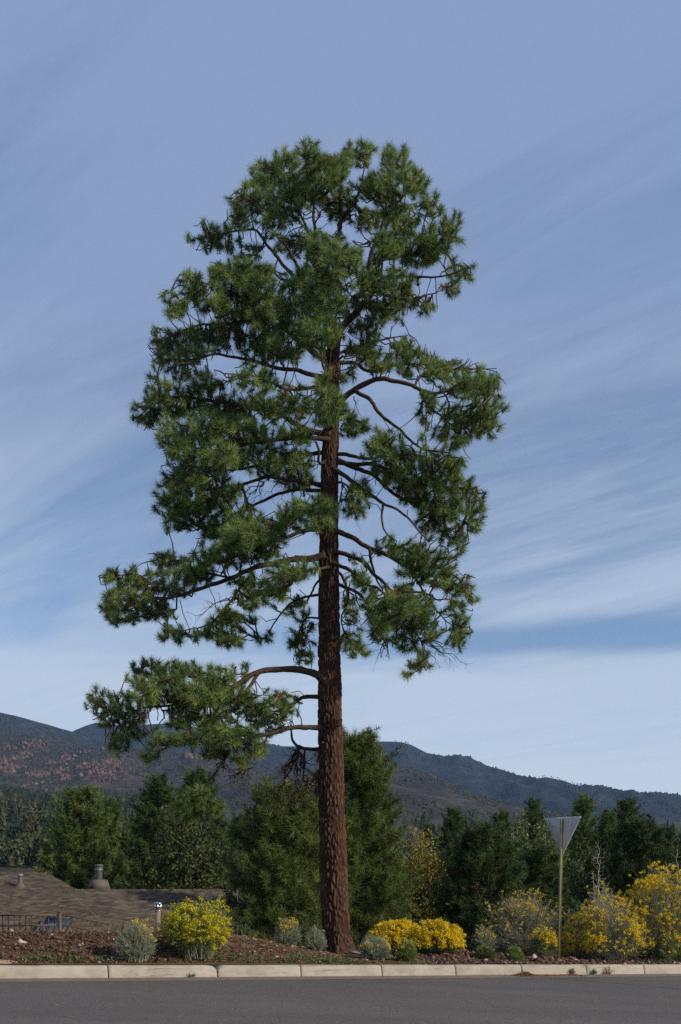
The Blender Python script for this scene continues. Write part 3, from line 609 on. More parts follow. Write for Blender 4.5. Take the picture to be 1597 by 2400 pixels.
# limbs traced in the photograph's outline, each with its own run in depth (metres from the trunk's axis, near is minus)
LB = [
 # px,py ...                                                      depth0, depth1, r0, r1
 ([(765,1594),(728,1575),(678,1569),(621,1575),(590,1584),(564,1601),(506,1626),(449,1680),(414,1703)], -0.1, -1.3, .085, .020),
 ([(590,1584),(545,1612),(470,1640),(400,1652),(345,1655),(296,1672),(238,1653)], -0.65, -0.9, .045, .010),
 ([(604,1580),(583,1611),(544,1661),(468,1714),(391,1749)], -0.55, -1.9, .045, .012),
 ([(764,1634),(717,1634),(690,1649),(650,1690),(613,1700)], 0.0, 0.7, .055, .016),
 ([(764,1707),(709,1703),(659,1714),(613,1722),(560,1742),(525,1775),(506,1810),(475,1842)], -0.1, -1.2, .062, .016),
 ([(764,1756),(709,1752),(686,1737),(680,1712)], 0.1, 0.35, .05, .024),
 ([(762,1302),(728,1310),(678,1314),(602,1329),(544,1356),(487,1375),(430,1394),(372,1402),(315,1394),(262,1392)], -0.1, -0.7, .075, .014),
 ([(571,1352),(560,1383),(529,1425),(499,1456),(449,1475),(400,1478)], -0.4, -0.9, .032, .008),
 ([(544,1356),(500,1345),(440,1325),(390,1310)], -0.4, 0.4, .026, .010),
 ([(430,1394),(380,1380),(320,1350),(260,1350)], -0.55, -0.1, .022, .008),
 ([(766,1236),(709,1245),(675,1260),(621,1280),(564,1303),(520,1320)], 0.0, -1.1, .055, .014),
 ([(766,1140),(700,1128),(632,1119),(583,1134),(525,1142),(476,1153),(425,1167)], 0.1, -0.2, .055, .012),
 ([(766,1150),(690,1148),(621,1169),(564,1199),(520,1228),(470,1235)], 0.1, 0.9, .048, .012),
 ([(766,1170),(720,1190),(680,1215),(640,1230),(590,1250)], -0.1, -1.8, .04, .012),
 ([(768,1390),(697,1406),(659,1437),(629,1490),(600,1495)], 0.2, 1.1, .034, .009),
 ([(766,1452),(715,1452),(694,1502),(690,1530)], 0.2, 1.3, .028, .008),
 ([(766,1350),(740,1370),(715,1420),(700,1470)], 0.2, 1.6, .03, .008),
 ([(776,1021),(718,1003),(670,975),(626,952),(589,955),(550,946),(479,937),(412,928),(350,950)], -0.1, -0.3, .065, .012),
 ([(774,1030),(715,1025),(650,1032),(595,1038),(534,1053),(491,1056),(430,1040)], -0.1, -1.2, .055, .012),
 ([(774,1072),(750,1085),(745,1050),(742,1035)], -0.05, -0.5, .04, .025),
 ([(774,1060),(700,1068),(640,1085),(560,1100),(490,1105),(420,1110)], 0.1, 1.2, .05, .012),
 ([(778,884),(749,882),(703,868),(651,863),(614,851),(550,839),(504,833),(442,843),(385,842)], 0.0, -0.5, .055, .010),
 ([(781,856),(745,833),(703,796),(663,768),(626,759),(580,750),(520,760),(450,765),(400,790)], 0.0, 0.3, .062, .012),
 ([(779,900),(740,905),(690,915),(640,900),(590,880),(530,880)], 0.0, -1.9, .045, .012),
 ([(782,840),(745,812),(700,780),(640,740),(570,700),(500,670),(440,655)], -0.05, -1.1, .06, .012),
 ([(785,800),(745,735),(710,680),(661,612),(616,563),(594,541),(530,545),(490,550)], 0.0, 0.5, .062, .012),
 ([(706,672),(657,652),(632,635),(570,640)], 0.05, -0.9, .035, .012),
 ([(740,726),(688,608),(648,554),(610,500),(585,470)], 0.0, -0.3, .045, .010),
 ([(760,700),(724,550),(697,492),(670,440),(640,400)], 0.0, 0.6, .045, .010),
 # leaders above the fork
 ([(786,790),(770,745),(757,690),(762,620),(785,570),(797,523),(800,450),(790,390),(775,360)], 0.0, 0.2, .088, .012),
 ([(788,788),(815,755),(845,720),(868,690),(871,640),(870,600),(884,559),(902,510),(912,450),(920,390)], 0.0, -0.3, .082, .012),
 ([(797,523),(830,470),(850,420),(850,360)], 0.12, 0.5, .04, .010),
 ([(760,640),(740,560),(735,480),(720,400),(722,350)], 0.05, -0.7, .05, .010),
 ([(868,690),(840,695),(808,706),(790,640),(800,610)], -0.1, -1.5, .04, .014),
 ([(870,610),(933,604),(1000,586),(1045,568),(1055,530)], -0.1, 0.1, .036, .010),
 ([(872,640),(915,650),(956,648),(1018,648),(1063,639),(1098,628)], -0.1, -0.6, .038, .009),
 ([(870,680),(900,690),(950,700),(1000,690),(1040,680)], -0.1, 0.8, .032, .009),
 ([(884,559),(930,540),(970,510),(1000,470)], -0.15, 0.3, .03, .009),
 ([(902,510),(940,470),(965,425)], -0.2, -0.9, .026, .009),
 # right side
 ([(786,950),(821,922),(843,905),(891,889),(930,893),(971,906),(1003,919),(1035,919),(1076,903),(1114,904),(1160,905)], -0.1, -0.5, .066, .012),
 ([(830,914),(866,938),(885,967),(917,989),(949,1015),(971,1040),(997,1053),(1051,1064)], -0.2, -1.0, .048, .012),
 ([(984,912),(997,944),(1028,973),(1067,999),(1114,1006),(1140,1005)], -0.3, -0.8, .034, .009),
 ([(971,906),(985,885),(1010,868),(1050,862)], -0.3, 0.4, .03, .010),
 ([(783,850),(834,849),(853,865),(879,871),(907,861),(960,850),(1010,860)], 0.0, 0.5, .045, .010),
 ([(782,835),(830,815),(880,800),(930,790),(960,780)], 0.0, 1.0, .035, .010),
 ([(776,1063),(828,1070),(863,1076),(898,1066),(940,1065),(1000,1075)], 0.0, -1.0, .045, .012),
 ([(776,1082),(828,1087),(879,1091),(907,1101),(955,1125),(1003,1136),(1067,1142),(1112,1160)], -0.05, -0.2, .052, .012),
 ([(776,1070),(837,1098),(879,1117),(907,1139),(949,1168),(985,1185),(1035,1200),(1085,1222)], 0.05, 0.5, .058, .012),
 ([(774,1092),(828,1127),(859,1152),(898,1181),(930,1197),(955,1216),(977,1235),(1006,1267)], -0.1, -0.9, .052, .012),
 ([(898,1184),(898,1222),(907,1248),(925,1275)], -0.6, -0.7, .03, .010),
 ([(772,1236),(828,1260),(866,1283),(904,1299),(939,1321),(961,1334),(1019,1331),(1060,1345),(1090,1380)], -0.1, -0.6, .062, .012),
 ([(867,1286),(869,1321),(879,1356),(895,1385)], -0.3, -0.3, .036, .014),
 ([(772,1288),(828,1305),(859,1321),(879,1347),(904,1369),(923,1388),(981,1386),(1006,1389),(1032,1404),(1062,1407)], -0.1, -1.1, .055, .010),
 ([(772,1316),(828,1340),(859,1366),(891,1385),(904,1401),(900,1440)], -0.1, -1.5, .05, .014),
 ([(772,1362),(828,1385),(853,1410),(875,1439),(891,1480),(907,1512),(912,1540)], -0.05, -0.6, .045, .008),
 ([(904,1369),(915,1420),(935,1465),(981,1490),(997,1528),(985,1560),(960,1575)], -0.7, -0.3, .036, .007),
 ([(961,1334),(1000,1400),(1040,1450),(1080,1480)], -0.45, 0.2, .026, .008),
 ([(772,1330),(800,1350),(815,1400),(800,1450),(820,1500)], 0.1, 1.5, .036, .009),
 ([(774,1130),(800,1135),(820,1150),(830,1190)], 0.1, 1.4, .032, .009),
 ([(778,980),(800,985),(820,975)], 0.1, 1.2, .03, .010),
 # towards the viewer, over the trunk
 ([(778,1000),(775,975),(770,950),(765,925)], -0.15, -2.0, .045, .014),
 ([(773,1215),(765,1205),(755,1195),(748,1190)], -0.15, -1.9, .04, .012),
 ([(780,860),(770,880),(762,905)], -0.15, -1.6, .035, .012),
 ([(772,1330),(730,1335),(690,1345)], -0.15, -2.2, .035, .010),
]
def limb_path(pts, d0, d1):
    p = np.array(pts, float); s = np.concatenate([[0], np.cumsum(np.linalg.norm(np.diff(p, axis=0), axis=1))]); s /= s[-1]
    return np.array([P(a, b, YT + d0 + (d1 - d0) * t) for (a, b), t in zip(pts, s)])
seedP, seedC, seedR = [], [], []
rng = np.random.default_rng(17); limb_px = []
for pts, d0, d1, r0, r1 in LB:
    w3 = limb_path(pts, d0, d1); q, s_ = resample(w3, 0.07)
    wob = np.stack([fbm(s_ * 2.6 + 50 * rng.random(), s_ * 0 + j * 7.7, 3, 14) - 0.5 for j in range(3)], -1) * 0.10 * np.minimum(1, s_ / 0.4)[:, None]
    q = q + wob; L_ = s_[-1]
    r0 *= 0.86; r1 *= 0.8; r = r1 + (r0 - r1) * (1 - s_ / L_) ** 0.9; r = r * (1 + 0.5 * r0 / 0.06 * np.exp(-s_ / 0.10)) if pts[0][0] > 755 and pts[0][0] < 800 else r
    g = Geo(); V, T = tube(q, r, 9, True, 0.06, rng); g.add(V, T); g.build('limb', LIMB, pine, origin=TB, smooth=True)
    seedP.append(q[2:]); seedC.append(0.12 * s_[2:] / 1.0); seedR.append(r[2:])
    for (a, b), t in zip(pts, np.linspace(0, 1, len(pts))): limb_px.append((a, b, d0 + (d1 - d0) * t, len(limb_px)))
# needle masses: ellipses in photo outline (view scale 1568 wide), optional depth
BL = """715 345 30 28;660 375 45 35;615 410 42 42;570 460 36 42;760 395 60 45;830 350 42 32;910 370 38 38;960 420 32 38;990 470 28 28;880 430 58 42;700 430 58 42;640 480 55 45;550 500 28 24;780 470 48 36;930 520 45 30 .4
1035 530 28 34;1000 570 42 28;960 590 45 28;1060 625 28 22;1040 660 24 24;985 705 18 16;490 545 44 34;560 580 36 22 .6;740 560 48 38 -.9;790 600 48 42 -1.6;730 640 58 45 -.6;670 560 30 36 .5;860 500 40 26 .6
540 625 58 32 -1;590 640 52 42 -1.2;440 650 34 28;490 680 52 38;405 700 28 34;560 700 66 42;620 720 56 46 -1;700 690 66 55 -.8;760 690 46 46 -1.4;730 760 52 45 -1.5;660 790 56 38 -1;380 790 33 38;440 780 46 32;520 770 56 36;600 790 56 36;368 825 18 18;430 820 48 18
890 560 38 36 -.9;850 640 32 36 -.9;905 480 36 32 -.7;940 560 36 26;985 540 28 22;910 650 42 36 -.8;880 715 46 30;840 755 34 22;930 690 38 22;810 720 25 25 .8
410 855 33 24;470 880 46 26;368 900 33 33;590 870 48 33 -1.5;350 950 33 36;420 930 55 36;520 940 55 36;600 940 55 36;680 930 46 36 -1;748 890 24 36 -1.6;758 935 42 42 -2;400 1000 46 32;480 980 56 40;540 990 56 36;600 1000 38 28;680 1000 46 24
430 1040 46 36;500 1050 56 36;560 1050 46 26;640 1060 56 36;690 1060 28 36;410 1100 38 28;460 1090 56 36;680 1100 38 22;400 1150 36 36;460 1140 55 40;520 1130 40 24 -.5;430 1190 46 26;480 1180 46 32;560 1190 44 26;740 1180 38 42 -1.9;690 1170 36 26 -1.4;500 1220 46 32;560 1230 55 36;620 1220 46 30 -1.2;660 1200 36 26 -1.2;540 1270 55 30;610 1270 46 24;480 1280 36 20
390 1290 48 22;440 1310 36 26;280 1335 43 26;340 1340 48 32;400 1340 46 32;460 1320 36 26;258 1390 27 36;300 1390 42 36;350 1400 44 24;268 1420 32 18;660 1310 46 26 -2;690 1310 32 26 -2.1;620 1350 46 26 -1.6;580 1380 36 22;640 1360 28 28 -1.5;520 1420 34 20;560 1430 34 20;400 1460 42 17;460 1465 46 17;530 1474 44 17;500 1450 36 20;610 1468 24 14
690 1400 24 36;690 1470 30 34;700 1510 26 16;560 1340 30 20
340 1538 42 24;400 1552 46 32;440 1545 38 24;490 1560 46 28;552 1540 22 22;330 1585 38 38;390 1600 55 36;460 1600 56 36 -1.5;520 1600 46 36;230 1610 28 28;270 1620 38 28;250 1650 33 22;300 1650 46 22;640 1625 42 32 -1.6;590 1640 38 28 -1.5;560 1610 38 26;480 1640 55 26;420 1650 55 22;540 1690 55 32 -1.7;580 1710 28 36 -1.7;490 1690 46 26;620 1670 36 22;290 1690 42 18;345 1740 24 14;270 1710 24 18;380 1700 44 16;440 1700 34 16;500 1730 42 16;560 1750 24 16
450 1832 42 24;425 1868 34 24;495 1850 26 18;470 1865 30 20
800 860 22 18;820 980 32 22;800 990 18 18;810 960 18 18;830 800 36 26;880 830 46 26;930 800 36 22;960 820 36 26;940 850 26 18;1000 840 28 22;1010 860 36 22
1050 850 36 26;1100 880 46 36;1140 885 22 18;1120 930 36 36;1060 900 36 26;1090 970 46 36;1120 990 26 22;1050 960 34 30;1030 1000 42 22;970 960 20 16;990 920 26 20;1060 1010 26 18
880 1030 42 32 -1;870 1008 22 22 -1;930 1060 46 36;990 1060 36 26;1050 1060 26 22;900 1090 46 26;960 1110 55 40;1020 1100 46 36;1060 1110 36 26;1080 1150 32 36;1090 1195 26 32;1040 1160 46 36;980 1160 46 26;1000 1200 46 26;1040 1230 36 26;1060 1250 18 18;830 1130 30 26;810 1150 20 36;820 1180 24 16
890 1260 26 20;940 1270 46 26;960 1300 46 32;990 1290 36 26;1030 1290 26 32;1010 1330 46 20;1060 1350 36 26;1080 1370 22 26;1060 1400 26 22;1060 1440 22 32;1050 1470 26 22;930 1360 36 22;920 1390 46 32 -1.3;960 1400 46 36;880 1420 42 36;930 1440 46 32;970 1430 36 26;870 1460 26 20;930 1480 30 20;990 1460 26 16;960 1530 22 16;940 1552 13 10;970 1500 16 12
820 1290 16 16;830 1330 24 20;810 1400 20 34;850 1380 30 26;810 1480 30 26;830 1500 22 16"""
LPX = np.array([(a, b, d) for a, b, d, _ in limb_px])
TP = []
for it in BL.replace('\n', ';').split(';'):
    v = [float(x) for x in it.split()]
    if len(v) < 4: continue
    a, b, ra, rb = [x * 1.0185 for x in v[:4]]; ra *= 1.06; rb *= 1.10
    if len(v) > 4: d = v[4]
    else:
        j = np.argmin((LPX[:, 0] - a) ** 2 + (LPX[:, 1] - b) ** 2); d = LPX[j, 2] + rng.normal() * 0.35
    n = max(3, int(math.pi * ra * rb / 58.0))
    e = rand_dir(n, rng) * rng.random((n, 1)) ** 0.36
    e *= 1.0
    for q in e:
        Y = YT + d + q[1] * ra * YT / F * 1.15
        TP.append(P(a + q[0] * ra * 0.96, b + q[2] * rb * 0.95, Y))
blobs = np.array([[float(x) * 1.0185 for x in it.split()[:4]] for it in BL.replace('\n', ';').split(';') if len(it.split()) >= 4])
q_ = np.stack([rng.uniform(200, 1200, 9000), rng.uniform(310, 1920, 9000)], -1)
e_ = np.min(((q_[:, None, 0] - blobs[None, :, 0]) / blobs[None, :, 2]) ** 2 + ((q_[:, None, 1] - blobs[None, :, 1]) / blobs[None, :, 3]) ** 2, 1)
clear = ((q_[:, 0] > 795) & (q_[:, 0] < 905) & (q_[:, 1] > 895) & (q_[:, 1] < 1060)) | (q_[:, 1] > 1780) | ((q_[:, 1] > 1495) & (q_[:, 1] < 1565) & (q_[:, 0] < 720)) | (q_[:, 1] < 420)
q_ = q_[(e_ > 0.9) & (e_ < 1.9) & ~clear & (rng.random(9000) < 0.25)]
for a, b in q_:
    j = np.argmin((LPX[:, 0] - a) ** 2 + (LPX[:, 1] - b) ** 2); TP.append(P(a, b, YT + LPX[j, 2] + rng.normal() * 0.45))
NLIVE = len(TP)      # from here on bare twigs only
q_ = np.stack([rng.uniform(200, 1200, 9000), rng.uniform(310, 1920, 9000)], -1)
e_ = np.min(((q_[:, None, 0] - blobs[None, :, 0]) / blobs[None, :, 2]) ** 2 + ((q_[:, None, 1] - blobs[None, :, 1]) / blobs[None, :, 3]) ** 2, 1)
clear = ((q_[:, 0] > 795) & (q_[:, 0] < 905) & (q_[:, 1] > 895) & (q_[:, 1] < 1060)) | (q_[:, 1] > 1800) | ((q_[:, 1] > 1450) & (q_[:, 1] < 1600) & (q_[:, 0] < 690)) | (q_[:, 1] < 450)
for a, b in q_[(e_ < 1.7) & ~clear & (rng.random(9000) < 0.75) & ((e_ > 0.8) | (rng.random(9000) < 0.4))]:
    j = np.argmin((LPX[:, 0] - a) ** 2 + (LPX[:, 1] - b) ** 2); TP.append(P(a, b, YT + LPX[j, 2] + rng.normal() * 0.5))
TP = np.array(TP); LIVE = np.arange(len(TP)) < NLIVE
# thin out points that sit too close together
kd = kdtree.KDTree(len(TP))
for i_, p in enumerate(TP): kd.insert(p, i_)
kd.balance(); alive = np.ones(len(TP), bool)
for i_, p in enumerate(TP):
    if alive[i_]:
        for _, j, _d in kd.find_range(p, 0.117):
            if j > i_: alive[j] = False
TP = TP[alive]; LIVE = LIVE[alive]
SP = np.concatenate(seedP); SCo = np.concatenate(seedC); SR = np.concatenate(seedR)
def grow(SP, SCo, TP, k=14, p=1.5, cut=None):
    """cheapest-path branching from the limb points to every needle tuft"""
    A = np.concatenate([SP, TP]); ns = len(SP); n = len(A)
    kt = kdtree.KDTree(n)
    for i_, q in enumerate(A): kt.insert(q, i_)
    kt.balance()
    ks = kdtree.KDTree(ns)
    for i_, q in enumerate(SP): ks.insert(q, i_)
    ks.balance()
    nb = [[] for _ in range(n)]
    for i_ in range(ns, n):
        for _, j, dd in kt.find_n(A[i_], k):
            if j != i_ and not (cut and cut(A[i_], A[j])): nb[i_].append((j, dd)); nb[j].append((i_, dd))
        for _, j, dd in ks.find_n(A[i_], 2):
            if cut and cut(A[i_], A[j]): continue
            nb[i_].append((j, dd)); nb[j].append((i_, dd))
    cost = np.full(n, 1e9); par = np.full(n, -1); hq = []
    for i_ in range(ns): cost[i_] = SCo[i_]; hq.append((SCo[i_], i_))
    heapq.heapify(hq); order = []
    done = np.zeros(n, bool)
    while hq:
        c, i_ = heapq.heappop(hq)
        if done[i_]: continue
        done[i_] = True
        if i_ >= ns: order.append(i_)
        for j, dd in nb[i_]:
            if j < ns: continue
            nc = c + dd ** p
            if nc < cost[j] - 1e-9: cost[j] = nc; par[j] = i_; heapq.heappush(hq, (nc, j))
    cnt = np.ones(n); kids = np.zeros(n, int)
    for i_ in reversed(order):
        if par[i_] >= 0:
            kids[par[i_]] += 1
            if par[i_] >= ns: cnt[par[i_]] += cnt[i_]
    return A, ns, par, cnt, kids
ZC = P(500, 1527, YT)[2]
A, ns, par, cnt, kids = grow(SP, SCo, TP, cut=lambda a, b: (a[2] - ZC) * (b[2] - ZC) < 0 and a[0] < -0.45)
ids = np.arange(ns, len(A)); ids = ids[par[ids] >= 0]; pa = par[ids]
RR = 0.0074 * cnt ** 0.38
ra = np.where(pa >= ns, RR[np.maximum(pa, 0)], RR[ids] * 1.15); rb = RR[ids]
mid = (A[pa] + A[ids]) / 2 + rng.normal(size=(len(ids), 3)) * 0.10 * np.linalg.norm(A[ids] - A[pa], axis=1)[:, None] - np.array([0, 0, 0.02])
g = Geo()
V, T = prisms(A[pa], mid, ra, (ra + rb) / 2, 4); g.add(V, T)
V, T = prisms(mid, A[ids], (ra + rb) / 2, rb, 4); g.add(V, T)
g.build('twigs', TWIG, pine, origin=TB, kind='stuff')

def tufts(g, C, AX, nn, ln, wd, rng, tint, spread=(0.15, 1.75), back=0.09):
    """long-needle brushes: nn needles round each axis"""
    n = len(C); C_ = np.repeat(C, nn, 0); X = np.repeat(AX, nn, 0); m = n * nn
    ang = spread[0] + (spread[1] - spread[0]) * rng.random(m) ** 0.8
    s_ = perp(X, rng); d = X * np.cos(ang)[:, None] + s_ * np.sin(ang)[:, None]
    b = C_ - X * (back * rng.random(m) * 1.2)[:, None]
    l = np.repeat(np.broadcast_to(ln, (n,)), nn) * rng.uniform(0.75, 1.1, m)
    tip = b + d * l[:, None]; tip[:, 2] -= 0.03 * rng.random(m) * l / 0.18
    w = perp(d, rng) * np.repeat(np.broadcast_to(wd, (n,)), nn)[:, None] * 0.5
    V = np.stack([b + w, b - w, tip], 1).reshape(-1, 3)
    g.add(V, np.arange(3 * m).reshape(-1, 3), np.repeat(np.clip(np.repeat(tint, nn) + rng.normal(size=m) * 0.05 * (np.repeat(tint, nn) < 0.9), 0, 1), 3))
has = LIVE[ids - ns] & ((kids[ids] == 0) | (rng.random(len(ids)) < 0.75))
tid = ids[has]; axis = unit(unit(A[tid] - A[par[tid]]) + np.array([0, 0, 0.55]) + rng.normal(size=(len(tid), 3)) * 0.25)
tint = np.clip(0.50 + 0.24 * rng.normal(size=len(tid)), 0.02, 0.90)
dead = rng.random(len(tid)) < 0.002; tint[dead] = 0.97
dd_ = np.linalg.norm(A[tid] - P(478, 905, 19.7), axis=1) < 0.16; tint[dd_] = 0.97
g = Geo(); tufts(g, A[tid], axis, 125, 0.095 + 0.10 * rng.random(len(tid)) ** 0.7, 0.0076, rng, tint, (0.12, 1.30), 0.13)
g.build('needles', NEEDLE, pine, origin=TB, kind='stuff')
print('tufts', len(tid), 'nodes', len(ids))
# bare dead branches
def dead_spray(root, tips, r0, rng, n_sub=26, sag=0.0):
    segA, segB, r1_, r2_ = [], [], [], []
    for tip in tips:
        n = 9; t = np.linspace(0, 1, n)[:, None]; m = (root + tip) / 2 + np.array([0, 0, sag])
        p = (1 - t) ** 2 * root + 2 * t * (1 - t) * m + t ** 2 * tip; L_ = np.linalg.norm(tip - root)
        p[1:] += rng.normal(size=(n - 1, 3)) * 0.045 * L_ / 1.0
        r = r0 * (1 - 0.8 * t[:, 0])
        segA.append(p[:-1]); segB.append(p[1:]); r1_.append(r[:-1]); r2_.append(r[1:])
        for _ in range(n_sub):
            k = rng.integers(2, n); a = p[k]; d = unit(unit(tip - root) * 0.6 + rng.normal(size=3) * 0.8 + np.array([0, 0, -0.25])); l = rng.uniform(0.12, 0.38) * min(1, L_)
            b = a + d * l * 0.5 + rng.normal(size=3) * 0.02; c = b + unit(d + rng.normal(size=3) * 0.5) * l * 0.5; e = b + unit(d + rng.normal(size=3) * 0.7) * l * 0.35
            rr = min(r[k] * 0.6, 0.009)
            segA += [a[None], b[None], b[None]]; segB += [b[None], c[None], e[None]]; r1_ += [[rr], [rr * 0.7], [rr * 0.6]]; r2_ += [[rr * 0.7], [rr * 0.3], [rr * 0.3]]
    return prisms(np.concatenate(segA), np.concatenate(segB), np.concatenate(r1_), np.concatenate(r2_), 5)
rng = np.random.default_rng(23)
DS = [((700, 1748, 20.2), [(660, 1850, 20.2), (690, 1845, 20.0), (640, 1880, 20.4), (712, 1800, 20.1), (672, 1800, 20.5), (720, 1850, 20.2), (655, 1820, 20.0)], .028, 36),
      ((755, 1800, 20.0), [(700, 1860, 19.9), (660, 1890, 19.7), (640, 1900, 19.8), (725, 1880, 19.8)], .024, 24),
      ((540, 1762, 19.3), [(498, 1828, 19.2), (480, 1850, 19.1)], .018, 16),
      ((580, 1780, 19.4), [(540, 1836, 19.3), (585, 1832, 19.5), (563, 1862, 19.4), (520, 1850, 19.3)], .02, 18),
      ((440, 1715, 18.9), [(380, 1745, 18.8), (425, 1752, 18.7), (460, 1750, 18.9)], .012, 14),
      ((905, 1500, 19.4), [(912, 1545, 19.4), (880, 1555, 19.3), (895, 1530, 19.2)], .013, 12),
      ((985, 1495, 19.7), [(1035, 1566, 19.7), (1062, 1553, 19.6), (1050, 1545, 19.9)], .012, 6),
      ((1000, 1505, 19.7), [(1060, 1526, 19.6), (1095, 1520, 19.6), (1100, 1562, 19.7)], .012, 6),
      ((735, 1460, 20.5), [(690, 1505, 20.8), (660, 1490, 20.9), (700, 1540, 20.8)], .012, 12),
      ((810, 1360, 20.5), [(830, 1440, 20.7), (850, 1470, 20.6), (815, 1500, 20.9)], .016, 14),
      ((800, 1120, 20.4), [(800, 1210, 20.6), (840, 1235, 20.4)], .012, 12),
      ((796, 842, 19.9), [(879, 820, 19.5), (939, 814, 19.3)], .016, 6),
      ((830, 930, 19.8), [(843, 970, 19.6)], .012, 4),
      ((560, 1400, 19.5), [(480, 1425, 19.5), (450, 1440, 19.4), (500, 1440, 19.6)], .012, 12),
      ((640, 880, 19.5), [(560, 905, 19.3), (590, 930, 19.2)], .012, 12),
      ((690, 1090, 20.0), [(620, 1170, 20.0), (660, 1180, 19.9), (580, 1150, 20.2)], .012, 16),
      ((1000, 1235, 19.3), [(1000, 1290, 19.3), (960, 1270, 19.4), (985, 1300, 19.2)], .010, 10),
      ((620, 1130, 19.9), [(560, 1180, 19.7), (540, 1160, 19.9), (590, 1190, 19.8)], .012, 12)]
g = Geo()
for root, tips, r0, nsub in DS:
    V, T = dead_spray(P(*root), [P(*t) for t in tips], r0, rng, nsub); g.add(V, T)
g.build('dead_branches', TWIG, pine, origin=TB, kind='stuff')
g = Geo()
for (a, b, dy, ln) in ((770, 1702, -0.27, 0.07), (756, 1741, -0.27, 0.05), (762, 1480, -0.24, 0.05), (768, 1440, -0.23, 0.04)):
    g = Geo(); V, T = tube([P(a, b, YT + dy + 0.06), P(a, b, YT + dy), P(a - 1, b - 1, YT + dy - ln)], [0.035, 0.028, 0.02], 8, True, 0.08, RNG); g.add(V, T)
    g.build('branch_stub', LIMB, pine, origin=TB)
# exposed pale roots
g = Geo()
for q in range(7):
    a0 = random.uniform(-0.9, 0.2); x0, y0 = TB[0] + 0.30 * math.cos(a0) + 0.02, TB[1] - 0.26
    pp = []
    for t in np.linspace(0, 1, 8):
        x = x0 + t * random.uniform(0.75, 1.0) * (0.6 + 0.25 * q / 6); y = y0 - t * (0.05 + 0.1 * q / 6) + 0.02 * math.sin(5 * t + q)
        pp.append((x, y, gz(x, y) + 0.025 + 0.06 * (1 - t) * (q / 6)))
    V, T = tube(pp, np.linspace(0.012, 0.004, 8), 5); g.add(V, T)
g.build('roots', PALESTEM, pine, origin=TB)

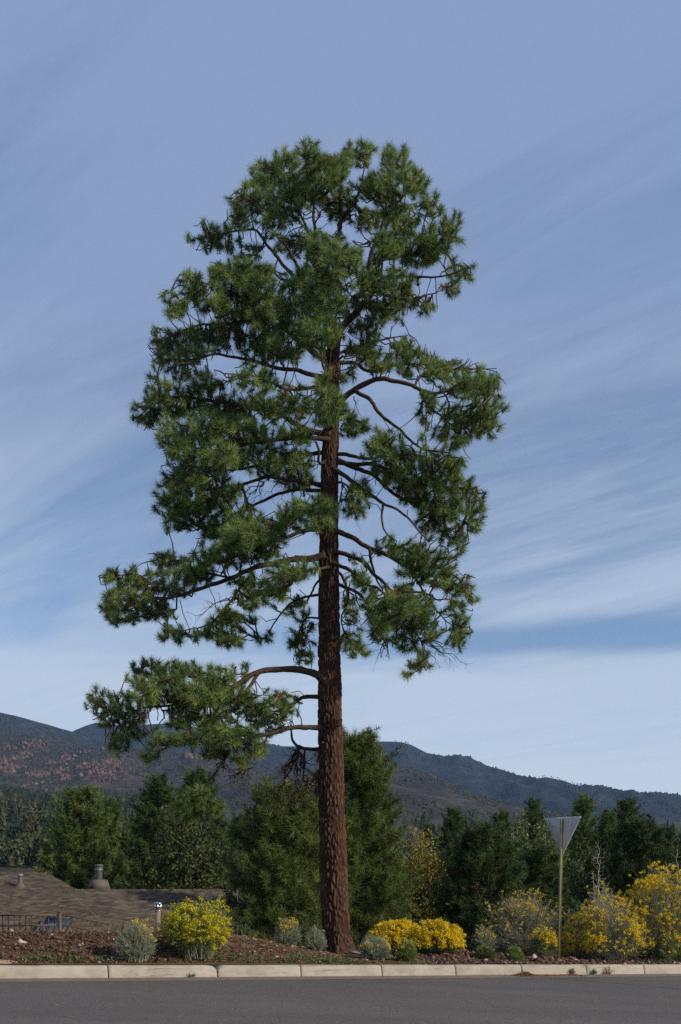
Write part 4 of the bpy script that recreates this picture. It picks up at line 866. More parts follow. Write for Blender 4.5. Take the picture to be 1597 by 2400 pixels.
# ------------------------------------------------------------------ trees behind
def bg_pine(px, ytop, Y, hw, label, seed, tuft=0.24, nn=28, wid=0.021, dens=1.0, name='pine_tree', mat=None, droop=0.30, brown=0.0, low=0.04, bright=0.5, power=0.72):
    r = np.random.default_rng(seed); x = (px - CX) * Y / F; zb = gz(x, Y) - 0.1; H = CZ + (HY - ytop) * Y / F - zb; R = 1.12 * hw * Y / F
    t = empty('pine_tree', (x, Y, zb), label, 'pine tree', 'pines behind the bank')
    nb = int(62 * dens * max(1, H / 7)); segA, segB, r1, r2 = [], [], [], []; C, AX, TN = [], [], []
    lean = r.normal(size=2) * 0.012
    for k in range(nb):
        h = low + (0.985 - low) * ((k + r.random()) / nb) ** 0.92; az = k * 2.399 + r.normal() * 0.3
        lumpy = 0.72 + 0.56 * vnoise(np.array([az * 1.3 + 9]), np.array([h * 7.0]), seed % 40)[0]
        ln = R * max(0.09, min(1.0, 1.12 * (1 - h ** 1.45) ** power)) * lumpy * r.uniform(0.85, 1.15)
        d = np.array([math.cos(az), math.sin(az), 0]); p0 = np.array([lean[0] * h * H, lean[1] * h * H, h * H * 0.96])
        rise = droop * ln * (0.6 + 1.2 * h) ; n = 6; tt_ = np.linspace(0, 1, n)[:, None]
        pts = p0 + d * ln * tt_ + np.array([0, 0, 1]) * (rise * tt_ ** 1.8 - 0.06 * ln * tt_)
        pts[1:] += r.normal(size=(n - 1, 3)) * 0.02 * ln
        rr = np.linspace(max(0.012, 0.018 * ln), 0.006, n); segA.append(pts[:-1]); segB.append(pts[1:]); r1.append(rr[:-1]); r2.append(rr[1:])
        side = np.cross(d, [0, 0, 1]); mf = int(3 + 2.6 * ln * dens)
        for q in range(mf):
            u = 1.0 if q == 0 else 1 - r.random() ** 1.1 * 0.80; b0 = np.array([np.interp(u, tt_[:, 0], pts[:, j]) for j in range(3)])
            off = 0.0 if q == 0 else r.normal() * 0.34 * ln ** 0.7 * (1.2 - u); fl = tuft * r.uniform(1.1, 2.3)
            fd = unit(d * r.uniform(0.25, 0.9) + side * np.sign(off) * r.uniform(0, .5) + np.array([0, 0, r.uniform(0.5, 1.1)])); c0 = b0 + side * off + np.array([0, 0, 0.3 * abs(off)])
            mt_ = 5; c = c0 + fd * (np.linspace(0, 1, mt_)[:, None] * fl) + r.normal(size=(mt_, 3)) * tuft * 0.22
            segA.append(np.array([b0, c0])); segB.append(np.array([c0, c0 + fd * fl])); r1.append([0.008, 0.006]); r2.append([0.006, 0.003])
            C.append(c); AX.append(unit(fd + r.normal(size=(mt_, 3)) * 0.30))
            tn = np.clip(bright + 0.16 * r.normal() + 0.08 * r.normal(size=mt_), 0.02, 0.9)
            if brown and u < 0.8 and r.random() < brown: tn[:3] = 0.98
            TN.append(tn)
    C = np.concatenate(C); AX = np.concatenate(AX); TN = np.concatenate(TN)
    k = 5; C = np.concatenate([C, np.array([lean[0] * H, lean[1] * H, H - tuft * 0.9]) + r.normal(size=(k, 3)) * 0.06]); AX = np.concatenate([AX, unit(np.array([0, 0, 1.]) + r.normal(size=(k, 3)) * 0.25)]); TN = np.concatenate([TN, np.full(k, bright)])
    g = Geo(); hs = np.linspace(0, 1, 14); V, T = tube(np.stack([lean[0] * hs * H, lean[1] * hs * H, hs * (H - tuft)], -1), 0.018 * H * (1 - 0.92 * hs) + 0.008, 9, True, 0.05, r); g.add(V, T); g.build('trunk', LIMB, t, smooth=True)
    g = Geo(); V, T = prisms(np.concatenate(segA), np.concatenate(segB), np.concatenate(r1), np.concatenate(r2), 3); g.add(V, T); g.build('branches', TWIG, t, kind='stuff')
    g = Geo(); tufts(g, C, AX, nn, r.uniform(0.8, 1.15, len(C)) * tuft, wid, r, TN, (0.1, 1.5), tuft * 0.5); g.build('needles', mat or NEEDLE_D, t, kind='stuff')
    return t
def leafy_tree(px, ytop, Y, hw, label, seed, mat, leaf=0.075, ncl=420, nl=13, cat='tree', name='leafy_tree', bottom=0.12, stems=4, group=None, spread=0.26, stemmat=None, airy=0.0, grad=0.25):
    r = np.random.default_rng(seed); x = (px - CX) * Y / F; zb = gz(x, Y) - 0.1; H = CZ + (HY - ytop) * Y / F - zb; R = hw * Y / F
    t = empty(name, (x, Y, zb), label, cat, group); SPs, SC, g = [], [], Geo()
    for k in range(stems):
        az = 6.28 * k / stems + r.random(); e = R * r.uniform(0.25, 0.6) if stems > 1 else 0.05 * R
        pts = [(0.05 * math.cos(az), 0.05 * math.sin(az), -0.1), (e * 0.3 * math.cos(az), e * 0.3 * math.sin(az), H * 0.35), (e * math.cos(az), e * math.sin(az), H * r.uniform(0.75, 0.92))]
        q, s_ = resample(pts, 0.12); q[2:] += r.normal(size=(len(q) - 2, 3)) * 0.02; rr = np.linspace(0.010 * H * (1.4 if stems == 1 else 0.75), 0.009, len(q)); V, T = tube(q, rr, 7, True, 0.05, r); g.add(V, T); SPs.append(q[3:]); SC.append(0.15 * s_[3:])
    g.build('trunk', stemmat or PALESTEM, t, smooth=True)
    d = rand_dir(ncl, r); rad = r.random((ncl, 1)) ** 0.4; lump = 0.70 + 0.6 * vnoise(d[:, 0] * 2 + 7, d[:, 2] * 2 + d[:, 1] * 1.5 + 3, seed % 37)[:, None]
    c = d * rad * np.minimum(lump, 1.08) * np.array([R, R, H * (1 - bottom) / 2]) + np.array([0, 0, H * (1 + bottom) / 2])
    top = c[:, 2] > H; c[top, 2] = H - 0.1 * r.random(top.sum())
    A, ns, par, cnt, kids = grow(np.concatenate(SPs), np.concatenate(SC), c, 10, 1.5); ids = np.arange(ns, len(A)); pa = par[ids]; RR = 0.0045 * cnt ** 0.40
    g = Geo(); V, T = prisms(A[pa], A[ids], np.where(pa >= ns, RR[pa], RR[ids] * 1.2), RR[ids], 4); g.add(V, T); g.build('branches', stemmat or PALESTEM, t, kind='stuff')
    if nl:
        keep = ids[r.random(len(ids)) > airy]; C = np.repeat(A[keep], nl, 0); m = len(C); C = C + r.normal(size=(m, 3)) * spread * 0.5
        u = rand_dir(m, r); w = perp(u, r); s_ = leaf * r.uniform(0.6, 1.2, (m, 1))
        V = np.stack([C - u * s_ * 0.5, C + w * s_ * 0.42, C + u * s_ * 0.6, C - w * s_ * 0.42], 1).reshape(-1, 3)
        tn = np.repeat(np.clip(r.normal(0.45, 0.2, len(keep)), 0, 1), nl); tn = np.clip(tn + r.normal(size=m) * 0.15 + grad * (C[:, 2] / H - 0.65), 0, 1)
        g = Geo(); g.add(V, np.arange(4 * m).reshape(-1, 4), np.repeat(tn, 4)); g.build('leaves', mat, t, kind='stuff')
    return t
NEEDLE_N = mat_leaf('young_pine_needles', [(0.0, (0.030, 0.050, 0.014)), (0.6, (0.095, 0.135, 0.030)), (0.94, (0.18, 0.22, 0.05)), (1.0, (0.2, 0.11, 0.04))], 0.15)
near = dict(tuft=0.22, nn=34, wid=0.011, mat=NEEDLE_N)
bg_pine(832, 1716, 28.6, 106, 'bushy long-needled pine directly behind the big trunk', 101, dens=2.1, bright=0.55, power=0.40, **near)
bg_pine(662, 1845, 25.6, 100, 'young green pine left of the big trunk behind the sage clumps', 102, dens=2.0, bright=0.55, power=0.38, **near)
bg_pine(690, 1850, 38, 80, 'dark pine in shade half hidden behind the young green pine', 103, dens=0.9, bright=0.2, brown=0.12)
bg_pine(190, 1841, 46, 92, 'rounded green pine at left rising behind the ridge of the brown roof', 104, dens=1.6, bright=0.74, droop=0.6, power=0.6)
bg_pine(258, 1862, 56, 55, 'slim green pine half hidden right of the rounded left pine', 105, dens=1.1, bright=0.5, droop=0.6)
bg_pine(366, 1806, 49, 88, 'dark pointed pine behind the chimney', 106, dens=1.3, bright=0.4, droop=0.5)
bg_pine(466, 1792, 52, 84, 'tall dark pine under the lowest drooping branch of the big pine', 107, dens=1.3, bright=0.38, droop=0.5)
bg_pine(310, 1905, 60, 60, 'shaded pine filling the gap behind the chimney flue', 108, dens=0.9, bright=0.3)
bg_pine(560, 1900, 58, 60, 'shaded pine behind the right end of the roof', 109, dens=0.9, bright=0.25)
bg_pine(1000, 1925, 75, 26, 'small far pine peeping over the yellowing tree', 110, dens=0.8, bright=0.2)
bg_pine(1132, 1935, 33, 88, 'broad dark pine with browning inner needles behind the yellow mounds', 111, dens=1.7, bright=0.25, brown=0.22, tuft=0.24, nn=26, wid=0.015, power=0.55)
bg_pine(1072, 1888, 50, 52, 'round-topped pine behind the broad browning pine', 112, dens=1.2, bright=0.38)
bg_pine(1168, 1892, 56, 48, 'open pine right of the round-topped pine', 113, dens=1.0, bright=0.42)
bg_pine(1256, 1866, 54, 46, 'narrow pine with a knobbly top left of the sign', 114, dens=1.0, bright=0.45)
bg_pine(1362, 1856, 50, 58, 'tallest pine just right of the sign with yellowish tiers', 115, dens=1.1, bright=0.68, brown=0.08)
bg_pine(1432, 1896, 47, 46, 'mid-height pine between the tallest pine and the dark right-hand pine', 116, dens=1.1, bright=0.5)
bg_pine(1474, 1862, 56, 66, 'dark pine with a pointed crown behind the large shaded pine', 117, dens=1.2, bright=0.4)
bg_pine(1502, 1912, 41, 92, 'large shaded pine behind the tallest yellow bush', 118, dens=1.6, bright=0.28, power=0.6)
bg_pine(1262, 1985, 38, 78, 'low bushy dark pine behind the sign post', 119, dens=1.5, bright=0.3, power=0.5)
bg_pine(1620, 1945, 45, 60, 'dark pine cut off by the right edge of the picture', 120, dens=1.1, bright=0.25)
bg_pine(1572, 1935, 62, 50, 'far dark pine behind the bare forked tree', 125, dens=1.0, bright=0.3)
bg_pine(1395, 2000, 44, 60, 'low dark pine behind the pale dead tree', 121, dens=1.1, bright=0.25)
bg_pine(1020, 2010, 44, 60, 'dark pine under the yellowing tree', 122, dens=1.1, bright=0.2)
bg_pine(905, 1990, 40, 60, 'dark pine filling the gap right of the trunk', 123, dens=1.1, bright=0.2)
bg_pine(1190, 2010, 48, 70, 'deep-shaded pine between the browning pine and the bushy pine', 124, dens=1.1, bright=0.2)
leafy_tree(436, 1898, 43, 96, 'olive-green leafy tree behind the long roof', 201, LEAF_OLIVE, 0.15, 760, 22, bottom=0.02, stems=5, spread=0.34)
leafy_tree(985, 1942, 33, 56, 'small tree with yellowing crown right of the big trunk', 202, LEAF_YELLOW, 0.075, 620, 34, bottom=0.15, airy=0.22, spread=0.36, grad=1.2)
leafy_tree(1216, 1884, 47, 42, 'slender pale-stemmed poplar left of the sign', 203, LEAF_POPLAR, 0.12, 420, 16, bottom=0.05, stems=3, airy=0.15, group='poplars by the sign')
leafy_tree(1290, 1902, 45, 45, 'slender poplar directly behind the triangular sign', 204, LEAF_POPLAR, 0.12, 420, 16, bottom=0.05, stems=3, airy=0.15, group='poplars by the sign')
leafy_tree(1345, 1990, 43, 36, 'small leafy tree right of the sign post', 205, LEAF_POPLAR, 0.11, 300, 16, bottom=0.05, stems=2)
leafy_tree(1400, 1956, 38, 26, 'pale dead tree with fine bare twigs right of the sign', 206, None, ncl=330, nl=0, cat='dead tree', name='dead_tree', bottom=0.25, stems=3)
leafy_tree(1576, 1968, 33, 36, 'bare forked grey tree at the right edge', 207, None, ncl=90, nl=0, cat='dead tree', name='dead_tree', bottom=0.30, stems=2)
leafy_tree(557, 2040, 33, 16, 'thin bare sapling beside the sloping end of the roof', 208, None, ncl=40, nl=0, cat='sapling', name='sapling', bottom=0.3, stems=1)

# ------------------------------------------------------------------ house
def mat_shingle():
    m = M('roof_shingles', 0.9, 0.15); v = m.co('Object')
    br = m.n('ShaderNodeTexBrick'); br.offset = 0.37; br.inputs['Scale'].default_value = 1.0
    br.inputs['Color1'].default_value = (0, 0, 0, 1); br.inputs['Color2'].default_value = (1, 1, 1, 1); br.inputs['Mortar'].default_value = (0.3, 0.3, 0.3, 1)
    br.inputs['Mortar Size'].default_value = 0.006; br.inputs['Brick Width'].default_value = 0.26; br.inputs['Row Height'].default_value = 0.05
    sp = m.n('ShaderNodeSeparateXYZ'); m.t.links.new(v, sp.inputs[0]); cb = m.n('ShaderNodeCombineXYZ')
    m.t.links.new(sp.outputs[0], cb.inputs[0]); m.t.links.new(m.math('ADD', m.math('MULTIPLY', sp.outputs[2], 1.0), 0.0), cb.inputs[1]); m.t.links.new(cb.outputs[0], br.inputs['Vector'])
    patch = m.noise(m.co('Object', (1, 1, 3.0)), 2.4, 3, 0.6); fine = m.noise(v, 60, 3)
    c = m.ramp(br.outputs['Color'], [(0.0, (0.056, 0.047, 0.040)), (0.5, (0.098, 0.083, 0.069)), (1.0, (0.150, 0.130, 0.106))])
    c = m.mix(0.55, c, m.ramp(patch, [(0.35, (0.33, 0.32, 0.31)), (0.65, (0.66, 0.64, 0.60))]), 'OVERLAY'); c = m.mix(0.3, c, m.ramp(fine, [(0.3, (0.35, 0.35, 0.35)), (0.7, (0.65, 0.65, 0.65))]), 'OVERLAY')
    m.col(c); return m.m
SHINGLE = mat_shingle(); STUCCO = mat_noise('house_wall', (0.30, 0.23, 0.16), (0.38, 0.30, 0.21), 3); DARKMETAL = mat_flat('dark_flue_metal', (0.055, 0.060, 0.072), 0.5, 0.2)
VENT = mat_flat('vent_metal', (0.10, 0.085, 0.072), 0.7, 0.1); CAPM = mat_flat('galvanised_cap', (0.22, 0.21, 0.20), 0.6, 0.2); SHROUD = mat_flat('painted_shroud', (0.11, 0.092, 0.085), 0.75)
HB = np.array([-8.5, 37.0, -3.0]); house = empty('house', tuple(HB), 'low house with a brown shingled roof below the bank at left', 'house')
def roof_plane(rl, rr, el, er, name, cap=True):
    rl, rr, el, er = [np.array(v, float) for v in (rl, rr, el, er)]
    n = max(8, int(np.linalg.norm(rl - el) / 0.145)); nrm = unit(np.cross(er - el, rl - el)); nrm = nrm if nrm[2] > 0 else -nrm
    under = Geo(); under.add([rl - nrm * .05, rr - nrm * .05, er - nrm * .05, el - nrm * .05, rl - nrm * .12, rr - nrm * .12, er - nrm * .12, el - nrm * .12], [[0, 1, 2, 3], [7, 6, 5, 4], [0, 4, 5, 1], [1, 5, 6, 2], [2, 6, 7, 3], [3, 7, 4, 0]])
    ro = under.build(name, SHINGLE, house, origin=HB)
    for k in range(n):
        t0, t1 = k / n, (k + 1.08) / n; t1 = min(t1, 1.0)
        a, b = rl + (el - rl) * t0, rr + (er - rr) * t0; c, d = rr + (er - rr) * t1, rl + (el - rl) * t1
        j = random.uniform(-0.003, 0.003); up0, up1 = nrm * 0.001, nrm * (0.026 + j)
        g = Geo(); g.add([a + up0, b + up0, c + up1, d + up1, d - nrm * .04, c - nrm * .04], [[0, 1, 2, 3], [3, 2, 5, 4]]); g.build('shingle_course', SHINGLE, ro, origin=HB)
    if cap:
        dx = (rr - rl); m = max(2, int(np.linalg.norm(dx) / 0.3))
        for k in range(m):
            p = rl + dx * (k / m); q = rl + dx * ((k + 1.0) / m); h0, h1 = 0.045, 0.030
            w_ = np.array([0, 0.13, -0.035])
            g = Geo(); g.add([p - w_ * np.array([0, 1, -1]) + [0, 0, h0 - 0.02], p + [0, 0, h0 + 0.02], p + w_ + [0, 0, h0 - 0.02], q - w_ * np.array([0, 1, -1]) + [0, 0, h1 - 0.02], q + [0, 0, h1 + 0.02], q + w_ + [0, 0, h1 - 0.02]], [[0, 1, 4, 3], [1, 2, 5, 4]]); g.build('ridge_cap', SHINGLE, ro, origin=HB)
    return ro, nrm
# left, taller roof: ridge, front slope and hipped right end
RL, RR = P(-160, 2048, 42.0), P(111, 2048, 42.0)
EL, ER = P(-190, 2200, 35.5), P(275, 2200, 35.5)
roof_plane(RL, RR, EL, ER, 'roof')
HBk = RR + np.array([2.6, 6.2, -2.2]); roof_plane(RR, RR + np.array([0.01, 0.01, 0]), ER, HBk, 'roof', False)
roof_plane(RR, RL, RR + np.array([2.6, 6.2, -2.2]), RL + np.array([-1, 6.2, -2.2]), 'roof', False)
# long roof
RL2, RR2 = P(120, 2087, 41.2), P(540, 2087, 41.2); EL2, ER2 = P(90, 2205, 36.3), P(668, 2205, 36.3)
roof_plane(RL2, RR2, EL2, ER2, 'roof')
bk = RR2 + np.array([2.1, 4.8, -1.75]); roof_plane(RR2, RR2 + np.array([0.01, 0.01, 0]), ER2, bk, 'roof', False)
roof_plane(RR2, RL2, bk, RL2 + np.array([0, 4.8, -1.75]), 'roof', False)
g = Geo(); g.box((ER[0] - 8.7, 40.8, -1.65), (16.5, 9.4, 3.0)); g.build('wall', STUCCO, house, origin=HB)
g = Geo(); g.box((ER2[0] - 4.6, 40.9, -1.70), (8.4, 8.0, 2.8)); g.build('wall', STUCCO, house, origin=HB)
def on_plane(px, py, a, b, c):
    n = np.cross(b - a, c - a); o = np.array([0, 0, CZ]); d = np.array([(px - CX) / F, 1, (HY - py) / F]); t = np.dot(a - o, n) / np.dot(d, n); return o + d * t
vb = on_plane(48, 2078, RL, RR, EL); sc_v = vb[1] / F
vt = empty('roof_vent', (0, 0, 0), None, None); vt.parent = house; vt.location = tuple(vb - HB); 
g = Geo(); V, T = lathe([(0.30, -0.12), (0.17, 0.05), (0.095, 0.16), (0.085, 0.42)], 16); g.add(V, T); g.build('pipe', VENT, vt, smooth=True)
g = Geo(); V, T = lathe([(0.0, 0.40), (0.115, 0.41), (0.118, 0.47), (0.09, 0.495), (0.0, 0.50)], 16); g.add(V, T); g.build('cap', CAPM, vt, smooth=True)
pb = on_plane(413, 2116, RL2, RR2, EL2); g = Geo(); V, T = tube([pb + [0, 0, -0.1], pb + [0, 0, 0.29]], 0.042, 10); g.add(V, T); g.build('vent_pipe', DARKMETAL, house, origin=HB, smooth=True)
# chimney shroud and flue behind the long ridge
cb_ = P(232, 2087, 42.6); ch = empty('chimney', (0, 0, 0), None, None); ch.parent = house; ch.location = tuple(cb_ - HB)
k_ = 42.6 / F; ca, sa = math.cos(0.62), math.sin(0.62); R_ = np.array([[ca, -sa, 0], [sa, ca, 0], [0, 0, 1]])
def frustum(g, w0, w1, z0, z1, R=None):
    V = np.array([[a * w, b * w, z] for w, z in ((w0, z0), (w1, z1)) for a, b in ((-1, -1), (1, -1), (1, 1), (-1, 1))])
    if R is not None: V = V @ R.T
    g.add(V, [[0, 1, 5, 4], [1, 2, 6, 5], [2, 3, 7, 6], [3, 0, 4, 7], [4, 5, 6, 7], [3, 2, 1, 0]])
g = Geo(); frustum(g, 0.385, 0.375, -0.9, 0.03, R_); frustum(g, 0.375, 0.27, 0.031, 0.45, R_); g.build('shroud', SHROUD, ch)
g = Geo(); g.box(np.array([-0.365, 0.0, 0.13]) @ R_.T, (0.02, 0.52, 0.06), R_); g.build('slot', mat_flat('slot_dark', (0.012, 0.012, 0.014)), ch)
g = Geo(); V, T = lathe([(0.155, 0.45), (0.155, 0.82)], 18); g.add(V, T); g.build('flue', DARKMETAL, ch, smooth=True)
g = Geo(); V, T = lathe([(0.155, 0.80), (0.18, 0.83), (0.18, 0.86), (0.175, 0.87), (0.175, 1.02), (0.20, 1.03), (0.19, 1.07), (0.0, 1.09)], 18); g.add(V, T); g.build('flue_cap', mat_flat('flue_cap_metal', (0.13, 0.13, 0.145), 0.5, 0.3), ch, smooth=True)
# skylight low on the left roof
s0 = on_plane(128, 2178, RL, RR, EL); u_ = np.array([1., 0, 0]); v_ = unit(RL - EL); v_ = unit(v_ - u_ * v_[0]); n_ = np.cross(u_, v_); Rs = np.stack([u_, v_, n_], 1)
sk = empty('skylight', (0, 0, 0), None, None); sk.parent = house; sk.location = tuple(s0 - HB)
g = Geo(); w, h, th_ = 0.92, 1.30, 0.22
for (cx_, cy_, dx, dy) in ((-w / 2, 0, 0.07, h), (w / 2, 0, 0.07, h)): g.box(np.array([cx_, cy_, th_ / 2]) @ Rs.T, (dx, dy + 0.06, th_), Rs)
for (cx_, cy_, dx, dy) in ((0, -h / 2, w, 0.07), (0, h / 2, w, 0.07)): g.box(np.array([cx_, cy_, th_ / 2 - 0.004]) @ Rs.T, (dx - 0.075, dy, th_), Rs)
g.build('frame', DARKMETAL, sk)
GL = M('skylight_glass', 0.12, 0.5); GL.col(GL.ramp(GL.noise(GL.co(), 2.0), [(0.3, (0.02, 0.035, 0.06)), (0.7, (0.04, 0.06, 0.09))]))
g = Geo(); g.box(np.array([0, 0, th_ - 0.035]) @ Rs.T, (w - 0.078, h - 0.078, 0.02), Rs); g.build('pane', GL.m, sk)

# ------------------------------------------------------------------ deck railing
RAILM = mat_noise('brown_rail_paint', (0.085, 0.055, 0.033), (0.135, 0.09, 0.055), 6, 0.7)
ft = empty('railing', tuple(P(140, 2190, 21.0)), 'brown slatted railing stepping down behind the earth bank at left', 'railing'); FO = np.array(ft.location)
def bar(a, b, w, h, name='rail'):
    a, b = np.array(a), np.array(b); d = unit(b - a); up = np.array([0, 0, 1.]); s_ = unit(np.cross(d, up)) if abs(d[2]) < 0.95 else np.array([0., 1, 0]); s_ = unit(s_ - d * np.dot(s_, d)); u2 = np.cross(s_, d); L_ = np.linalg.norm(b - a)
    g = Geo(); g.box((a + b) / 2, (L_, w, h), np.stack([d, s_, u2], 1)); g.build(name, RAILM, ft, origin=FO)
YA = 21.0
g = Geo(); pt = P(141, 2139, YA); g.box(pt + [0, 0, -0.55], (0.068, 0.068, 1.10)); g.build('post', RAILM, ft, origin=FO)
g = Geo(); frustum(g, 0.045, 0.03, 0, 0.02); gV = g.V[0] + pt; g.V[0] = gV; g.build('post_cap', RAILM, ft, origin=FO)
bar(P(-60, 2145, YA), P(136, 2145, YA), 0.04, 0.035); bar(P(-60, 2171, YA - .0), P(136, 2168, YA), 0.035, 0.03); bar(P(-60, 2196, YA), P(136, 2196, YA), 0.04, 0.04)
for q in range(15): bar(P(128 - 13.5 * q, 2196, YA + 0.02), P(128 - 13.5 * q, 2146, YA + 0.02), 0.014, 0.014, 'baluster')
e0, e1 = P(147, 2145, YA), P(290, 2170, 21.6)
bar(e0, e1, 0.04, 0.03); bar(P(147, 2168, YA), P(290, 2193, 21.6), 0.03, 0.025)
for q in range(12):
    f_ = (q + 0.75) / 12.0; a = e0 + (e1 - e0) * f_; bar(a + [0, 0.02, -0.46], a + [0, 0.02, -0.01], 0.014, 0.014, 'baluster')
g = Geo(); p2 = P(290, 2168, 21.6); g.box(p2 + [0.02, 0, -0.5], (0.068, 0.068, 1.05)); g.build('post', RAILM, ft, origin=FO)

# ------------------------------------------------------------------ path light
lx = P(371, 2185, 20.6); lz = gz(lx[0], lx[1]); ltop = CZ + (HY - 2116) * 20.6 / F
lt = empty('path_light', (lx[0], lx[1], lz), 'short bollard light with a shiny metal head behind the grey shrub', 'light')
POSTM = mat_noise('post_brown', (0.17, 0.125, 0.085), (0.26, 0.20, 0.14), 8, 0.7); CHROME = mat_flat('bright_metal', (0.72, 0.73, 0.75), 0.22, 0.9)
hh = ltop - lz
g = Geo(); V, T = tube([(0, 0, -0.2), (0, 0, hh - 0.16)], 0.052, 16); g.add(V, T); g.build('post', POSTM, lt, smooth=True)
g = Geo(); V, T = lathe([(0.0, hh - 0.165), (0.06, hh - 0.163), (0.06, hh - 0.145), (0.03, hh - 0.14)], 18); g.add(V, T); g.build('collar', CHROME, lt)
g = Geo(); V, T = lathe([(0.045, hh - 0.14), (0.045, hh - 0.012)], 16); g.add(V, T); g.build('lamp_glass', mat_flat('dark_lamp_glass', (0.10, 0.11, 0.13), 0.15), lt)
for q in range(7):
    a = q * 2 * math.pi / 7 + 0.25; g = Geo(); R_ = np.array([[math.cos(a), -math.sin(a), 0], [math.sin(a), math.cos(a), 0], [0, 0, 1]])
    g.box((0.066 * math.cos(a), 0.066 * math.sin(a), hh - 0.078), (0.012, 0.032, 0.128), R_); g.build('louvre', CHROME, lt)
g = Geo(); V, T = lathe([(0.0, hh - 0.014), (0.086, hh - 0.013), (0.088, hh - 0.004), (0.06, hh + 0.006), (0.0, hh + 0.012)], 20); g.add(V, T); g.build('cap', CHROME, lt)

# ------------------------------------------------------------------ sign, back side
st_ = 20.7; sb = P(1309, 2246, st_); sb[2] = gz(sb[0], sb[1]); stp = P(1317, 1919, st_)
sg = empty('yield_sign', tuple(sb), 'triangular road sign seen from its grey back on an olive post', 'road sign')
ALU = M('sign_back', 0.55, 0.4, 0.0); ALU.col(ALU.ramp(ALU.noise(ALU.co('Object', (1, 1, 0.15)), 18, 5), [(0.3, (0.40, 0.40, 0.40)), (0.7, (0.50, 0.50, 0.50))]))
OLIVE = mat_noise('olive_post_paint', (0.19, 0.17, 0.075), (0.26, 0.235, 0.11), 10, 0.55)
yaw = math.radians(-45.0); dx = np.array([math.cos(yaw), math.sin(yaw), 0]); nb_ = np.array([-math.sin(yaw) * -1 * -1, -math.cos(yaw), 0]); nb_ = unit(np.array([-0.7071, -0.7071, 0])); lean = unit(stp - sb)
# U channel post in lengths of web, two flanges with a row of holes shown as notches
Lp = np.linalg.norm(stp - sb); frame = np.stack([dx, nb_, lean], 1)
def on_post(a, b, c): return sb + dx * a + nb_ * b + lean * c
for nm, ca_, cb2, wa, wb in (('web', 0, 0.018, 0.028, 0.005), ('flange', -0.017, 0.002, 0.005, 0.034), ('flange', 0.017, 0.002, 0.005, 0.034), ('lip', -0.029, -0.013, 0.019, 0.004), ('lip', 0.029, -0.013, 0.019, 0.004)):
    g = Geo()
    g.box(on_post(ca_, cb2, (Lp - 0.3) / 2), (wa, wb, Lp + 0.3), frame); g.build(nm, OLIVE, sg, origin=sb)
g = Geo()
for k in range(int(Lp / 0.05)):
    g.box(on_post(-0.0265, -0.0158, 0.05 + 0.05 * k), (0.008, 0.0014, 0.012), frame)
g.build('bolt_holes', mat_flat('hole_dark', (0.01, 0.01, 0.01)), sg, origin=sb, kind='stuff')
sw, shh = 0.90, 0.79; corner = []
tri = [(-sw / 2, 0.0), (sw / 2, 0.0), (0.0, -shh)]
for ci in range(3):
    p = np.array(tri[ci]); a = unit(np.array(tri[ci - 1]) - p); b = unit(np.array(tri[(ci + 1) % 3]) - p); rr = 0.045
    for t in np.linspace(0, 1, 7):
        corner.append(((1 - t) ** 2) * (p + a * rr) + 2 * t * (1 - t) * p + t * t * (p + b * rr))
corner = np.array(corner); npt = len(corner); cen = corner.mean(0)
sctr = on_post(0, -0.0195, Lp + 0.035)
def sign_sheet(off, scale=1.0):
    c = (corner - cen) * scale + cen
    return np.array([sctr + dx * a + nb_ * off + np.array([0, 0, 1.0]) * b for a, b in c])
Vb, Vf = sign_sheet(0.0), sign_sheet(-0.0035); cbk = Vb.mean(0); cf = Vf.mean(0)
V = np.concatenate([Vb, Vf, [cbk], [cf]]); k = np.arange(npt); k2 = (k + 1) % npt
g = Geo(); g.add(V, np.concatenate([np.stack([k, k2, np.full(npt, 2 * npt)], 1), np.stack([npt + k2, npt + k, np.full(npt, 2 * npt + 1)], 1), np.stack([k2, k, npt + k], 1), np.stack([k2, npt + k, npt + k2], 1)])); g.build('sign_plate', ALU.m, sg, origin=sb)
V = np.concatenate([sign_sheet(-0.0045, 0.985), [sign_sheet(-0.0045).mean(0)]]); g = Geo(); g.add(V, np.stack([k2, k, np.full(npt, npt)], 1)); g.build('sign_face', mat_flat('sign_red', (0.50, 0.03, 0.03), 0.5), sg, origin=sb)
V = np.concatenate([sign_sheet(-0.0055, 0.55), [sign_sheet(-0.0055).mean(0)]]); g = Geo(); g.add(V, np.stack([k2, k, np.full(npt, npt)], 1)); g.build('sign_face_centre', mat_flat('sign_white', (0.75, 0.75, 0.75), 0.5), sg, origin=sb)
# pale marks on the back of the plate
STK = mat_flat('pale_sticker', (0.62, 0.66, 0.70), 0.6)
for (a, b, w, h) in ((0.195, -0.13, 0.016, 0.055), (0.215, -0.112, 0.03, 0.014), (0.215, -0.15, 0.026, 0.014), (0.262, -0.112, 0.040, 0.014), (0.276, -0.128, 0.014, 0.03), (0.262, -0.15, 0.014, 0.016)):
    g = Geo(); g.box(sctr + dx * a + nb_ * 0.0016 + np.array([0, 0, b]), (w, 0.002, h), np.stack([dx, nb_, np.array([0, 0, 1.])], 1)); g.build('marking', STK, sg, origin=sb)
for b in (0.07, 0.62):
    g = Geo(); V, T = lathe([(0.0, 0.0), (0.012, 0.0), (0.012, 0.012), (0.0, 0.014)], 8); V = V[:, [0, 2, 1]] @ np.array([dx, nb_, [0, 0, 1.]]); g.add(V + on_post(0, 0.022, Lp + 0.035 - b), T); g.build('bolt', CAPM, sg, origin=sb)

